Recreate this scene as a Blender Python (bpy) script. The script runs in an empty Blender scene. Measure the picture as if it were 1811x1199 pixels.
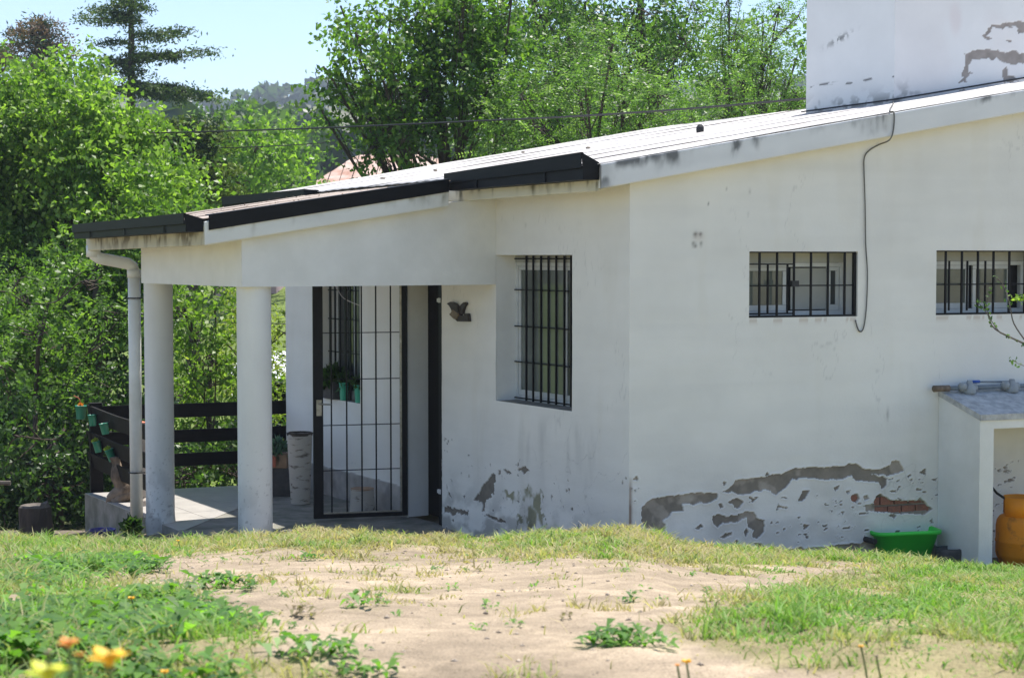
import bpy, math, random
import numpy as np
random.seed(7); RNG = np.random.default_rng(7)
R = math.radians
scene = bpy.context.scene
COL = scene.collection

# ------------------------------------------------------------------ camera, sky, sun, exposure
CAMZ = 2.32; FPX = 3000.0; PITCH = math.atan(144.5/3000.0)
cam = bpy.data.cameras.new('camera'); camo = bpy.data.objects.new('camera', cam); COL.objects.link(camo)
camo.location = (0, 0, CAMZ); camo.rotation_euler = (math.pi/2-PITCH, 0, 0)
cam.sensor_width = 36; cam.lens = 36*FPX/1811.0; cam.clip_end = 5000; cam.clip_start = 0.1
cam.dof.use_dof = True; cam.dof.focus_distance = 13.0; cam.dof.aperture_fstop = 8.0
scene.camera = camo

SUN_EL = 71.8; SUN_H = (0.514, 0.858)          # towards the sun, horizontally
w = bpy.data.worlds.new("World"); scene.world = w; w.use_nodes = True
nt = w.node_tree; nt.nodes.clear()
sky = nt.nodes.new('ShaderNodeTexSky'); sky.sky_type = 'NISHITA'; sky.sun_disc = False
sky.sun_elevation = R(SUN_EL); sky.sun_rotation = math.atan2(SUN_H[0], SUN_H[1]); sky.altitude = 700
sky.air_density = 0.9; sky.dust_density = 0.35; sky.ozone_density = 1.6
bg = nt.nodes.new('ShaderNodeBackground'); bg.inputs[1].default_value = 0.12
wo = nt.nodes.new('ShaderNodeOutputWorld')
nt.links.new(sky.outputs[0], bg.inputs[0]); nt.links.new(bg.outputs[0], wo.inputs[0])
sl = bpy.data.lights.new('sun', 'SUN'); sl.energy = 4.9; sl.angle = R(0.55); sl.color = (1.0, 0.955, 0.88)
so = bpy.data.objects.new('sun', sl); COL.objects.link(so)
from mathutils import Vector, Matrix
hv = Vector((SUN_H[0], SUN_H[1], 0)).normalized()*math.cos(R(SUN_EL)); sv = Vector((hv.x, hv.y, math.sin(R(SUN_EL))))
so.rotation_euler = sv.to_track_quat('Z', 'Y').to_euler(); so.location = (0, 0, 30)
vs = scene.view_settings; vs.view_transform = 'Standard'; vs.look = 'None'; vs.gamma = 1; vs.use_curve_mapping = False
vs.exposure = 0.88
scene.cycles.max_bounces = 8; scene.cycles.diffuse_bounces = 4; scene.cycles.transparent_max_bounces = 8

# ------------------------------------------------------------------ geometry helpers
CX, CY = 905.5, 599.5
cp_, sp_ = math.cos(PITCH), math.sin(PITCH)
CC = np.array([0, 0, CAMZ])
def ray(x, y):
    a = (x-CX)/FPX; b = -(y-CY)/FPX
    return np.array([a, cp_+b*sp_, -sp_+b*cp_])
def proj(P):
    q = np.asarray(P)-CC; f = q[..., 1]*cp_-q[..., 2]*sp_; u = q[..., 1]*sp_+q[..., 2]*cp_
    return CX+FPX*q[..., 0]/f, CY-FPX*u/f
def vpt(x, y, P, d):                       # pixel onto the vertical plane through P along d
    n = np.array([-d[1], d[0]]); r = ray(x, y)
    t = n@(np.array(P[:2])-CC[:2])/(n@r[:2]); return CC+t*r
def zpt(x, y, z=0.0):
    r = ray(x, y); return CC+r*(z-CAMZ)/r[2]
def dpt(x, y, D):
    r = ray(x, y); return CC+r*D/r[1]
A = np.array([-1805., 3000.]); A /= np.hypot(*A); B = np.array([A[1], -A[0]])
BP = np.array([7595., 3000.]); BP /= np.hypot(*BP)
NB = np.array([BP[1], -BP[0]])            # outward normal of the long wall
NA = -B                                   # outward normal of the window/door wall
NBM = np.array([B[1], -B[0]])             # outward normal of the porch front
K = np.array([0.841, 12.146])             # convex corner of the house
FE = np.array([0.621, 11.951])            # roof corner above it
EC = np.array([-2.010, 12.630])           # porch beam corner
PC = EC-B*0.32+NBM*0.08                   # porch roof corner

def zroof(P):
    r = np.asarray(P)[..., :2]-FE
    return 2.974+0.18*(r@B)-0.008*(r@A)
def zporch(P):
    r = np.asarray(P)[..., :2]-PC
    return 2.600+0.155*(r@B)-0.010*(r@A)

def fr(o, d, n):
    o = np.array(o[:2], float)
    def f(s, off, z): 
        p = o+d*s+n*off
        return (p[0], p[1], z)
    return f
FA = fr(K, A, NA)          # wall A: s grows away from the corner, off outward
FB = fr(K, BP, NB)         # wall B
FPB = fr(EC, B, NBM)       # porch front
FPA = fr(EC, A, NA)        # porch left side

class MB:
    def __init__(s): s.v = []; s.f = []; s.mi = []
    def add(s, vs_, fs, m=0):
        n = len(s.v); s.v += [tuple(map(float, p)) for p in vs_]
        s.f += [tuple(i+n for i in q) for q in fs]; s.mi += [m]*len(fs); return s
    def hexa(s, p, m=0):   # p: 4 bottom, 4 top
        return s.add(p, [(3, 2, 1, 0), (4, 5, 6, 7), (0, 1, 5, 4), (1, 2, 6, 5), (2, 3, 7, 6), (3, 0, 4, 7)], m)
    def box(s, F, s0, s1, o0, o1, z0, z1, m=0):
        return s.hexa([F(s0, o1, z0), F(s1, o1, z0), F(s1, o0, z0), F(s0, o0, z0), F(s0, o1, z1), F(s1, o1, z1), F(s1, o0, z1), F(s0, o0, z1)], m)
    def wbox(s, x0, x1, y0, y1, z0, z1, m=0):
        return s.hexa([(x0, y0, z0), (x1, y0, z0), (x1, y1, z0), (x0, y1, z0), (x0, y0, z1), (x1, y0, z1), (x1, y1, z1), (x0, y1, z1)], m)
    def poly(s, pts, zb, zt, m=0):   # pts plan outline; zb, zt numbers or functions
        n = len(pts); g = lambda q, p: q(np.array(p)) if callable(q) else q
        vs_ = [(p[0], p[1], g(zb, p)) for p in pts]+[(p[0], p[1], g(zt, p)) for p in pts]
        return s.add(vs_, [tuple(range(n-1, -1, -1)), tuple(range(n, 2*n))]+[(i, (i+1) % n, (i+1) % n+n, i+n) for i in range(n)], m)
    def tube(s, pts, r, n=8, cap=True, m=0):
        P = [np.array(p, float) for p in pts]; k = len(P)
        rr = r if hasattr(r, '__len__') else [r]*k
        up = np.array([0.03, 0.02, 1.0]); vs_ = []; prev = None
        for i in range(k):
            t = P[min(i+1, k-1)]-P[max(i-1, 0)]; t /= (np.linalg.norm(t)+1e-9)
            a = np.cross(t, up if prev is None else np.cross(prev, t)) if prev is None else None
            if prev is None:
                if np.linalg.norm(a) < 0.05: a = np.cross(t, [1, 0, 0])
            else: a = prev-t*(prev@t)
            a /= (np.linalg.norm(a)+1e-9); b = np.cross(t, a); prev = a
            for j in range(n):
                th = 2*math.pi*j/n
                vs_.append(P[i]+rr[i]*(math.cos(th)*a+math.sin(th)*b))
        fs = [(i*n+j, i*n+(j+1) % n, (i+1)*n+(j+1) % n, (i+1)*n+j) for i in range(k-1) for j in range(n)]
        if cap: fs += [tuple(range(n-1, -1, -1)), tuple((k-1)*n+j for j in range(n))]
        return s.add(vs_, fs, m)
    def lathe(s, o, prof, n=24, m=0, wob=0.0, cap=True):   # prof: (r, z)
        k = len(prof); vs_ = []
        for (r_, z_) in prof:
            for j in range(n):
                th = 2*math.pi*j/n; q = r_*(1+wob*math.sin(3*th+z_*9)+wob*.6*math.sin(7*th+z_*23))
                vs_.append((o[0]+q*math.cos(th), o[1]+q*math.sin(th), o[2]+z_))
        fs = [(i*n+j, i*n+(j+1) % n, (i+1)*n+(j+1) % n, (i+1)*n+j) for i in range(k-1) for j in range(n)]
        if cap: fs += [tuple(range(n-1, -1, -1)), tuple((k-1)*n+j for j in range(n))]
        return s.add(vs_, fs, m)
    def build(s, name, mat, parent=None, smooth=False):
        me = bpy.data.meshes.new(name); me.from_pydata(s.v, [], s.f)
        for mm in (mat if isinstance(mat, (list, tuple)) else [mat]): me.materials.append(mm)
        if len(me.materials) > 1: me.polygons.foreach_set('material_index', s.mi)
        if smooth: me.polygons.foreach_set('use_smooth', [True]*len(me.polygons))
        me.update(); o = bpy.data.objects.new(name, me); COL.objects.link(o)
        if parent: o.parent = parent; o.matrix_parent_inverse = Matrix.Translation(-Vector(parent_loc(parent)))
        return o
def parent_loc(p): return Vector(p.location) if p.type == 'EMPTY' else Vector((0, 0, 0))
def tag(o, label=None, cat=None, group=None, kind=None):
    if label: o['label'] = label
    if cat: o['category'] = cat
    if group: o['group'] = group
    if kind: o['kind'] = kind
    return o
def empty(name, loc, label, cat, group=None):
    o = bpy.data.objects.new(name, None); COL.objects.link(o); o.location = tuple(map(float, loc)); o.empty_display_size = .2
    return tag(o, label, cat, group)

def npmesh(name, V, Fq, mat, col=None, parent=None, tri=None, smooth=False):
    """V (n,3); Fq (m,4) quads and/or tri (k,3)"""
    me = bpy.data.meshes.new(name)
    nq = 0 if Fq is None else len(Fq); ntt = 0 if tri is None else len(tri)
    me.vertices.add(len(V)); me.vertices.foreach_set('co', np.ascontiguousarray(V, np.float32).ravel())
    idx = []; 
    if nq: idx.append(np.asarray(Fq, np.int32).ravel())
    if ntt: idx.append(np.asarray(tri, np.int32).ravel())
    idx = np.concatenate(idx); me.loops.add(len(idx)); me.loops.foreach_set('vertex_index', idx)
    st = np.concatenate([np.arange(nq)*4, nq*4+np.arange(ntt)*3]).astype(np.int32)
    me.polygons.add(nq+ntt); me.polygons.foreach_set('loop_start', st)
    if smooth: me.polygons.foreach_set('use_smooth', np.ones(nq+ntt, bool))
    me.update(calc_edges=True)
    if col is not None:
        ca = me.color_attributes.new('tint', 'FLOAT_COLOR', 'POINT')
        c4 = np.ones((len(V), 4), np.float32); c4[:, :3] = col; ca.data.foreach_set('color', c4.ravel())
    me.materials.append(mat)
    o = bpy.data.objects.new(name, me); COL.objects.link(o)
    if parent: o.parent = parent; o.matrix_parent_inverse = Matrix.Translation(-Vector(parent_loc(parent)))
    return o

# numpy value noise
_perm = np.random.default_rng(3).random((256, 256, ))
def vnoise(x, y):
    xi = np.floor(x).astype(int); yi = np.floor(y).astype(int); fx = x-xi; fy = y-yi
    fx = fx*fx*(3-2*fx); fy = fy*fy*(3-2*fy)
    g = lambda a, b: _perm[a & 255, b & 255]
    return (g(xi, yi)*(1-fx)+g(xi+1, yi)*fx)*(1-fy)+(g(xi, yi+1)*(1-fx)+g(xi+1, yi+1)*fx)*fy
def fbm(x, y, o=4):
    s = 0; a = .5; t = 0
    for i in range(o): s = s+a*vnoise(x*2**i+17.3*i, y*2**i+5.1*i); t += a; a *= .5
    return s/t
def inpoly(x, y, poly):
    c = np.zeros(x.shape, bool); n = len(poly)
    for i in range(n):
        x0, y0 = poly[i]; x1, y1 = poly[(i+1) % n]
        if y0 == y1: continue
        k = ((y0 > y) != (y1 > y)) & (x < (x1-x0)*(y-y0)/(y1-y0)+x0); c ^= k
    return c
sstep = lambda a, b, x: (lambda t: t*t*(3-2*t))(np.clip((x-a)/(b-a), 0, 1))

# ------------------------------------------------------------------ materials
def nodes(m):
    m.use_nodes = True; return m.node_tree, m.node_tree.nodes['Principled BSDF']
def noise_node(nt, sc, det=6, rough=.6, coord='Object', scale=None):
    tc = nt.nodes.new('ShaderNodeTexCoord'); n = nt.nodes.new('ShaderNodeTexNoise'); n.inputs['Scale'].default_value = sc
    n.inputs['Detail'].default_value = det; n.inputs['Roughness'].default_value = rough
    if scale:
        mp = nt.nodes.new('ShaderNodeMapping'); mp.inputs['Scale'].default_value = scale
        nt.links.new(tc.outputs[coord], mp.inputs[0]); nt.links.new(mp.outputs[0], n.inputs['Vector'])
    else: nt.links.new(tc.outputs[coord], n.inputs['Vector'])
    return n
def ramp(nt, src, stops):
    r = nt.nodes.new('ShaderNodeValToRGB'); e = r.color_ramp.elements
    while len(e) < len(stops): e.new(.5)
    for i, (p, c) in enumerate(stops): e[i].position = p; e[i].color = (*c, 1) if len(c) == 3 else c
    nt.links.new(src, r.inputs[0]); return r
def mat(name, c, c2=None, sc=6, rough=.8, bump=.0, bsc=None, metal=0, spec=.5, det=6, stops=(.35, .7), coat=0, stretch=None):
    m = bpy.data.materials.new(name); nt, b = nodes(m)
    b.inputs['Roughness'].default_value = rough; b.inputs['Metallic'].default_value = metal; b.inputs['Specular IOR Level'].default_value = spec
    b.inputs['Coat Weight'].default_value = coat
    if c2 is None: c2 = tuple(x*.82 for x in c)
    n = noise_node(nt, sc, det, scale=stretch); r = ramp(nt, n.outputs[0], [(stops[0], c2), (stops[1], c)])
    nt.links.new(r.outputs[0], b.inputs['Base Color'])
    if bump:
        n2 = noise_node(nt, bsc or sc*4, 8, scale=stretch); bp = nt.nodes.new('ShaderNodeBump'); bp.inputs['Strength'].default_value = bump; bp.inputs['Distance'].default_value = .01
        nt.links.new(n2.outputs[0], bp.inputs['Height']); nt.links.new(bp.outputs[0], b.inputs['Normal'])
    return m
def mat_attr(name, rough=.85, sc=8, amt=.12, bump=.3, bsc=60, trans=0, spec=.4, tint=(1, 1, 1)):
    """colour from the mesh's own tint attribute, broken up with noise"""
    m = bpy.data.materials.new(name); nt, b = nodes(m); b.inputs['Roughness'].default_value = rough; b.inputs['Specular IOR Level'].default_value = spec
    at = nt.nodes.new('ShaderNodeAttribute'); at.attribute_name = 'tint'
    n = noise_node(nt, sc, 6); r = ramp(nt, n.outputs[0], [(.3, tuple((1-amt)*t for t in tint)), (.7, tint)])
    mx = nt.nodes.new('ShaderNodeMix'); mx.data_type = 'RGBA'; mx.blend_type = 'MULTIPLY'; mx.inputs[0].default_value = 1
    nt.links.new(at.outputs['Color'], mx.inputs[6]); nt.links.new(r.outputs[0], mx.inputs[7]); nt.links.new(mx.outputs[2], b.inputs['Base Color'])
    if bump:
        n2 = noise_node(nt, bsc, 6); bp = nt.nodes.new('ShaderNodeBump'); bp.inputs['Strength'].default_value = bump; bp.inputs['Distance'].default_value = .004
        nt.links.new(n2.outputs[0], bp.inputs['Height']); nt.links.new(bp.outputs[0], b.inputs['Normal'])
    if trans:
        tr = nt.nodes.new('ShaderNodeBsdfTranslucent'); ms = nt.nodes.new('ShaderNodeMixShader'); ms.inputs[0].default_value = trans
        br = nt.nodes.new('ShaderNodeMix'); br.data_type = 'RGBA'; br.blend_type = 'MULTIPLY'; br.inputs[0].default_value = 1; br.inputs[7].default_value = (1.5, 1.75, .75, 1)
        nt.links.new(mx.outputs[2], br.inputs[6]); nt.links.new(br.outputs[2], tr.inputs[0])
        out = nt.nodes['Material Output']; nt.links.new(b.outputs[0], ms.inputs[1]); nt.links.new(tr.outputs[0], ms.inputs[2]); nt.links.new(ms.outputs[0], out.inputs[0])
    return m
M = {}
M['plaster'] = mat_attr('plaster', .9, 2.2, .07, .35, 45)
M['leaf'] = mat_attr('leaf', .45, 3, .15, 0, trans=.48, spec=.5)
M['needle'] = mat_attr('needle', .6, 3, .25, 0, trans=.2, spec=.3)
M['grass'] = mat_attr('grass_blade', .6, 4, .15, 0, trans=.35, spec=.3)
M['soilcol'] = mat_attr('soil', .97, 18, .22, .9, 55, spec=.15)
def soil():
    m = M['soilcol']; nt = m.node_tree; b = nt.nodes['Principled BSDF']
    mx = [n for n in nt.nodes if n.type == 'MIX'][0]; n = noise_node(nt, 170, 4, .7); r = ramp(nt, n.outputs[0], [(.36, (.62, .60, .58)), (.5, (1, 1, 1)), (.66, (1.22, 1.2, 1.18))])
    m2 = nt.nodes.new('ShaderNodeMix'); m2.data_type = 'RGBA'; m2.blend_type = 'MULTIPLY'; m2.inputs[0].default_value = 1
    nt.links.new(mx.outputs[2], m2.inputs[6]); nt.links.new(r.outputs[0], m2.inputs[7]); nt.links.new(m2.outputs[2], b.inputs['Base Color'])
    bp = [n for n in nt.nodes if n.type == 'BUMP'][0]; bp.inputs['Distance'].default_value = .016; bp.inputs['Strength'].default_value = .8
soil()
M['farcol'] = mat_attr('far_slope', 1, .02, .2, 0, spec=0)
M['white'] = mat('white_paint', (.79, .785, .755), (.70, .695, .66), 3, .8, .2, 60)
M['column'] = mat('column_paint', (.76, .755, .73), (.66, .66, .63), 2.5, .85, .3, 50)
M['black'] = mat('black_metal', (.010, .010, .012), (.006, .006, .007), 12, .45, .05, 30, spec=.2)
M['gutter'] = mat('gutter_black', (.010, .010, .011), (.006, .006, .0065), 4, .5, .08, 20, stretch=(1, 1, 6), spec=.15)
M['wood_dark'] = mat('dark_stained_wood', (.012, .009, .0085), (.006, .005, .0045), 6, .65, .4, 40, stretch=(1, 1, 8), spec=.2)
M['door'] = mat('dark_door', (.010, .008, .008), (.006, .005, .005), 6, .6, .1, spec=.15)
M['alu'] = mat('white_aluminium', (.62, .63, .62), (.52, .53, .52), 8, .4)
M['pane'] = mat('window_pane', (.17, .19, .17), (.09, .105, .09), 1.6, .09, 0, spec=.8)
M['pane_dark'] = mat('window_pane_dark', (.05, .055, .055), (.03, .033, .033), 2, .08, 0, spec=.8)
M['curtain'] = mat('pale_panel', (.42, .42, .38), (.33, .33, .30), 3, .7)
M['pvc'] = mat('pipe_pvc', (.76, .76, .72), (.62, .61, .55), 3, .45, .05, 20)
M['greypipe'] = mat('grey_pipe', (.20, .23, .25), (.15, .17, .19), 9, .45)
M['valve'] = mat('grey_valve', (.36, .38, .38), (.27, .28, .28), 18, .6)
M['blue'] = mat('blue_tap', (.02, .09, .42), None, 9, .4)
M['concrete'] = mat('rough_concrete', (.60, .60, .58), (.34, .34, .34), 14, .95, .7, 60)
M['plinth'] = mat('mossy_concrete', (.30, .28, .25), (.14, .14, .11), 5, .95, .6, 40)
M['tile'] = mat('porch_tile', (.46, .43, .40), (.38, .355, .33), 5, .35, .05, 30)
M['grout'] = mat('grout', (.34, .32, .29), None, 20, .95)
M['brick'] = mat('brick', (.36, .14, .09), (.22, .11, .08), 22, .95, .6, 90)
M['orange'] = mat('orange_cylinder', (.74, .25, .008), (.60, .19, .008), 6, .5, .1, 30, stops=(.25, .6), spec=.3)
M['orange_dirty'] = mat('orange_cylinder_worn', (.64, .215, .008), (.20, .08, .02), 7, .65, .2, 40, stops=(.30, .44), spec=.3)
M['brass'] = mat('brass', (.50, .34, .10), (.32, .20, .06), 20, .35, metal=.8)
M['steel'] = mat('worn_steel', (.48, .46, .40), (.28, .25, .2), 20, .4, metal=.7)
M['rubber'] = mat('black_rubber', (.02, .02, .02), None, 10, .6)
M['greentub'] = mat('green_plastic', (.05, .66, .07), (.04, .58, .06), 3, .4, spec=.5)
M['pot'] = mat('green_enamel', (.03, .27, .17), (.022, .20, .13), 5, .4)
M['mint'] = mat('mint_pot', (.08, .50, .33), (.06, .40, .27), 5, .4)
M['purple'] = mat('purple_plastic', (.05, .035, .22), (.035, .025, .15), 6, .45)
M['bark'] = mat('bark', (.10, .075, .055), (.035, .026, .02), 9, .95, .9, 30, stretch=(1, 1, .25))
M['barkgrey'] = mat('bark_grey', (.16, .135, .11), (.06, .05, .04), 9, .95, .8, 30, stretch=(1, 1, .3))
M['birch'] = mat('birch_bark', (.46, .42, .37), (.12, .095, .075), 9, .9, .5, 30, stops=(.30, .43), stretch=(1, 1, 3.5))
M['cutwood'] = mat('cut_wood', (.42, .27, .17), (.26, .16, .10), 10, .85, .3, 40)
M['drift'] = mat('driftwood', (.27, .20, .14), (.07, .05, .035), 7, .9, 1.0, 26, stops=(.38, .60), stretch=(1, 1, .5))
M['planter'] = mat('grey_planter', (.10, .095, .09), (.06, .055, .055), 12, .9, .3, 50)
M['totem'] = mat('pale_post', (.52, .47, .42), (.38, .33, .29), 12, .9, .3, 50)
M['terracotta'] = mat('terracotta', (.55, .17, .09), (.42, .12, .07), 12, .8)
M['wire'] = mat('wire', (.03, .03, .032), None, 10, .6)
M['wallcable'] = mat('wall_cable', (.17, .165, .15), (.10, .10, .09), 10, .7)
M['rustroof'] = mat('rust_roof', (.44, .33, .28), (.30, .15, .10), 1.3, .8, .3, 8, stops=(.35, .6), stretch=(1, 1, 1))
M['pink'] = mat('pink_wall', (.58, .38, .40), (.5, .33, .35), 2, .9)
M['redfloor'] = mat('red_terrace', (.42, .16, .12), None, 3, .9)
M['shedroof'] = mat('shed_roof', (.66, .67, .70), (.45, .46, .5), 2.5, .6)
M['bird'] = mat('bird_wood', (.05, .04, .035), (.028, .022, .02), 30, .6, .4, 60)
M['birdpale'] = mat('bird_pale', (.24, .18, .12), (.15, .11, .07), 30, .6, .4, 60)
M['petal'] = mat('yellow_petal', (.85, .52, .02), (.80, .40, .01), 40, .6)
M['petal_o'] = mat('orange_petal', (.85, .38, .05), (.80, .26, .04), 30, .6)
M['stone'] = mat('stone', (.33, .28, .23), (.2, .17, .14), 20, .95, .5, 50)
M['void'] = mat('tar', (.02, .02, .022), None, 10, .7)

# roof sheets: white paint with dust that gathers in patches, brown dirt on the porch part
def roofmat(name, c, c2, c3):
    m = bpy.data.materials.new(name); nt, b = nodes(m); b.inputs['Roughness'].default_value = .75; b.inputs['Specular IOR Level'].default_value = .3
    n = noise_node(nt, 1.6, 8, .7); r = ramp(nt, n.outputs[0], [(.3, c3), (.5, c2), (.62, c)])
    nt.links.new(r.outputs[0], b.inputs['Base Color'])
    n2 = noise_node(nt, 40, 6); bp = nt.nodes.new('ShaderNodeBump'); bp.inputs['Strength'].default_value = .4; bp.inputs['Distance'].default_value = .006
    nt.links.new(n2.outputs[0], bp.inputs['Height']); nt.links.new(bp.outputs[0], b.inputs['Normal']); return m
M['roof'] = roofmat('roof_white', (.58, .56, .55), (.50, .475, .46), (.34, .31, .29))
M['roofp'] = roofmat('roof_dirty', (.40, .33, .28), (.31, .255, .215), (.21, .17, .145))

# ------------------------------------------------------------------ terrain
cr_x = [-400, 0, 150, 290, 330, 430, 560, 650, 780, 900, 1000, 1113, 1160, 1200, 1380, 1540, 1650, 1740, 1811, 2200]
cr_c = [952, 952, 962, 964, 957, 951, 943, 948, 955, 953, 944, 941, 948, 965, 979, 989, 998, 1010, 1012, 1025]
cy_x = [-400, 0, 330, 600, 1113, 1300, 1540, 1811, 2200]
cy_y = [12.8, 12.4, 11.7, 11.1, 10.7, 11.0, 11.4, 11.8, 12.2]
def ground_z(x, y):
    x = np.asarray(x, float); y = np.asarray(y, float)
    yy = np.maximum(y, 3.0); px = CX+FPX*x/yy
    px = np.where(y < 3.0, CX+(px-CX)*.5, px)
    c = np.interp(px, cr_x, cr_c); yc = np.interp(px, cy_x, cy_y)
    zc = CAMZ-(c-455)/3000*yc
    near = 1.40+(zc-1.40)*(yy-4.0)/(yc-4.0)
    near = np.where(y < 4, 1.40+.03*(4-np.maximum(y, -6)), near)
    # ground behind the crest
    back = -.05-.35*sstep(-2.6, -4.4, x)*sstep(12.8, 16.0, y)
    far = np.interp(y, [0, 15, 18, 24, 40, 80, 200, 420, 640, 900, 3000], [0, -.05, -.7, -1.1, .6, 4.0, 12, 34, 56, 60, 60])
    sw = sstep(15.5, 19, y); back = back*(1-sw)+far*sw
    t = sstep(0, 1.25, y-yc); z = near*(1-t)+back*t
    z = z+.05*(fbm(x*1.3+40, y*1.3, 3)-.5)*sstep(14, 11, y)+.034*(fbm(x*6+4, y*6, 4)-.5)*sstep(14, 11, y)
    z = z+(fbm(x*.012+3, y*.012+8, 4)-.5)*26*sstep(120, 520, y)+(fbm(x*.05, y*.05, 3)-.5)*2*sstep(22, 60, y)
    return z
def axis(parts):
    o = []
    for a, b, n in parts: o += list(np.linspace(a, b, n, endpoint=False))
    return np.array(o+[parts[-1][1]])
gx = axis([(-900, -200, 30), (-200, -40, 36), (-40, -6, 40), (-6, 7, 220), (7, 40, 36), (40, 200, 30), (200, 900, 26)])
gy = axis([(-60, 0, 15), (0, 3, 20), (3, 14.5, 230), (14.5, 30, 60), (30, 100, 50), (100, 800, 80), (800, 1050, 8)])
X, Y = np.meshgrid(gx, gy); Z = ground_z(X, Y)
SAND = [[(180, 1030), (230, 990), (330, 982), (440, 976), (560, 985), (700, 986), (820, 980), (900, 978), (1000, 988), (1100, 1000), (1230, 1002), (1330, 1018), (1420, 1028), (1330, 1052), (1230, 1062), (1190, 1090), (1200, 1130), (1240, 1160), (1420, 1178), (1520, 1190), (1650, 1230), (1600, 1400), (600, 1400), (640, 1200), (560, 1165), (430, 1178), (440, 1140), (480, 1110), (400, 1085), (330, 1052), (250, 1040)],
        [(-60, 1060), (0, 1045), (120, 1022), (200, 1020), (190, 1040), (60, 1062)], [(1400, 1000), (1500, 994), (1660, 1000), (1560, 1010)], [(640, 975), (760, 972), (800, 982), (700, 988)], [(1290, 1010), (1420, 1000), (1600, 1018), (1400, 1030)]]
def sand_amt(x, y):
    px, py = proj(np.stack([x, y, ground_z(x, y)], -1))
    wx = px+70*(fbm(x*3+9, y*3, 4)-.5)*1.6; wy = py+42*(fbm(x*3+70, y*3+31, 4)-.5)
    tot = 0
    for k in range(5):
        a = k*1.257; m = np.zeros(x.shape); sx, sy = (0, 0) if k == 0 else (26*math.cos(a), 9*math.sin(a))
        ex = (fbm(x*13+k*9, y*13+k, 2)-.5)*60; ey = (fbm(x*13+k*5, y*13+k*7, 2)-.5)*26
        for p in SAND: m = np.maximum(m, inpoly(wx+sx+ex, wy+sy+ey, p))
        tot = tot+m/5
    tot = np.maximum(tot, (py < 958)*(px < 330)*(px > 150)*.8)
    return tot
sa = sand_amt(X, Y)*(Y < 14)
n1 = fbm(X*2.5, Y*2.5, 5)[..., None]; n2 = fbm(X*14, Y*14, 3)[..., None]
n5 = fbm(X*6+5, Y*9+2, 4)[..., None]; dirt = np.array([.42, .335, .24])*(.62+.60*n1)*(.68+.58*n2)*(.74+.50*n5)
grassg = dirt*np.array([.80, .86, .66]); far = np.array([.14, .19, .05])*(.6+.9*n1)
colr = grassg+(dirt-grassg)*np.clip(sa*1.3, 0, 1)[..., None]
colr = np.where((Y > 12.6)[..., None]*np.ones(3, bool), np.array([.20, .165, .13])*(.7+.6*n1), colr)
fw = sstep(17, 22, Y)[..., None]; colr = colr*(1-fw)+far*fw
hw = sstep(150, 400, Y)[..., None]; nh = fbm(X*.03, Y*.03, 5)[..., None]
colr = colr*(1-hw)+hw*(np.array([.13, .14, .085])*(.5+1.0*nh))
nyy, nxx = X.shape; I = np.arange(nyy*nxx).reshape(nyy, nxx)
Q = np.stack([I[:-1, :-1], I[:-1, 1:], I[1:, 1:], I[1:, :-1]], -1).reshape(-1, 4)
g = npmesh('ground', np.stack([X, Y, Z], -1).reshape(-1, 3), Q, M['soilcol'], colr.reshape(-1, 3), smooth=True)
tag(g, 'sloping sandy garden ground falling to the house and rising to far hills', kind='structure')

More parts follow.
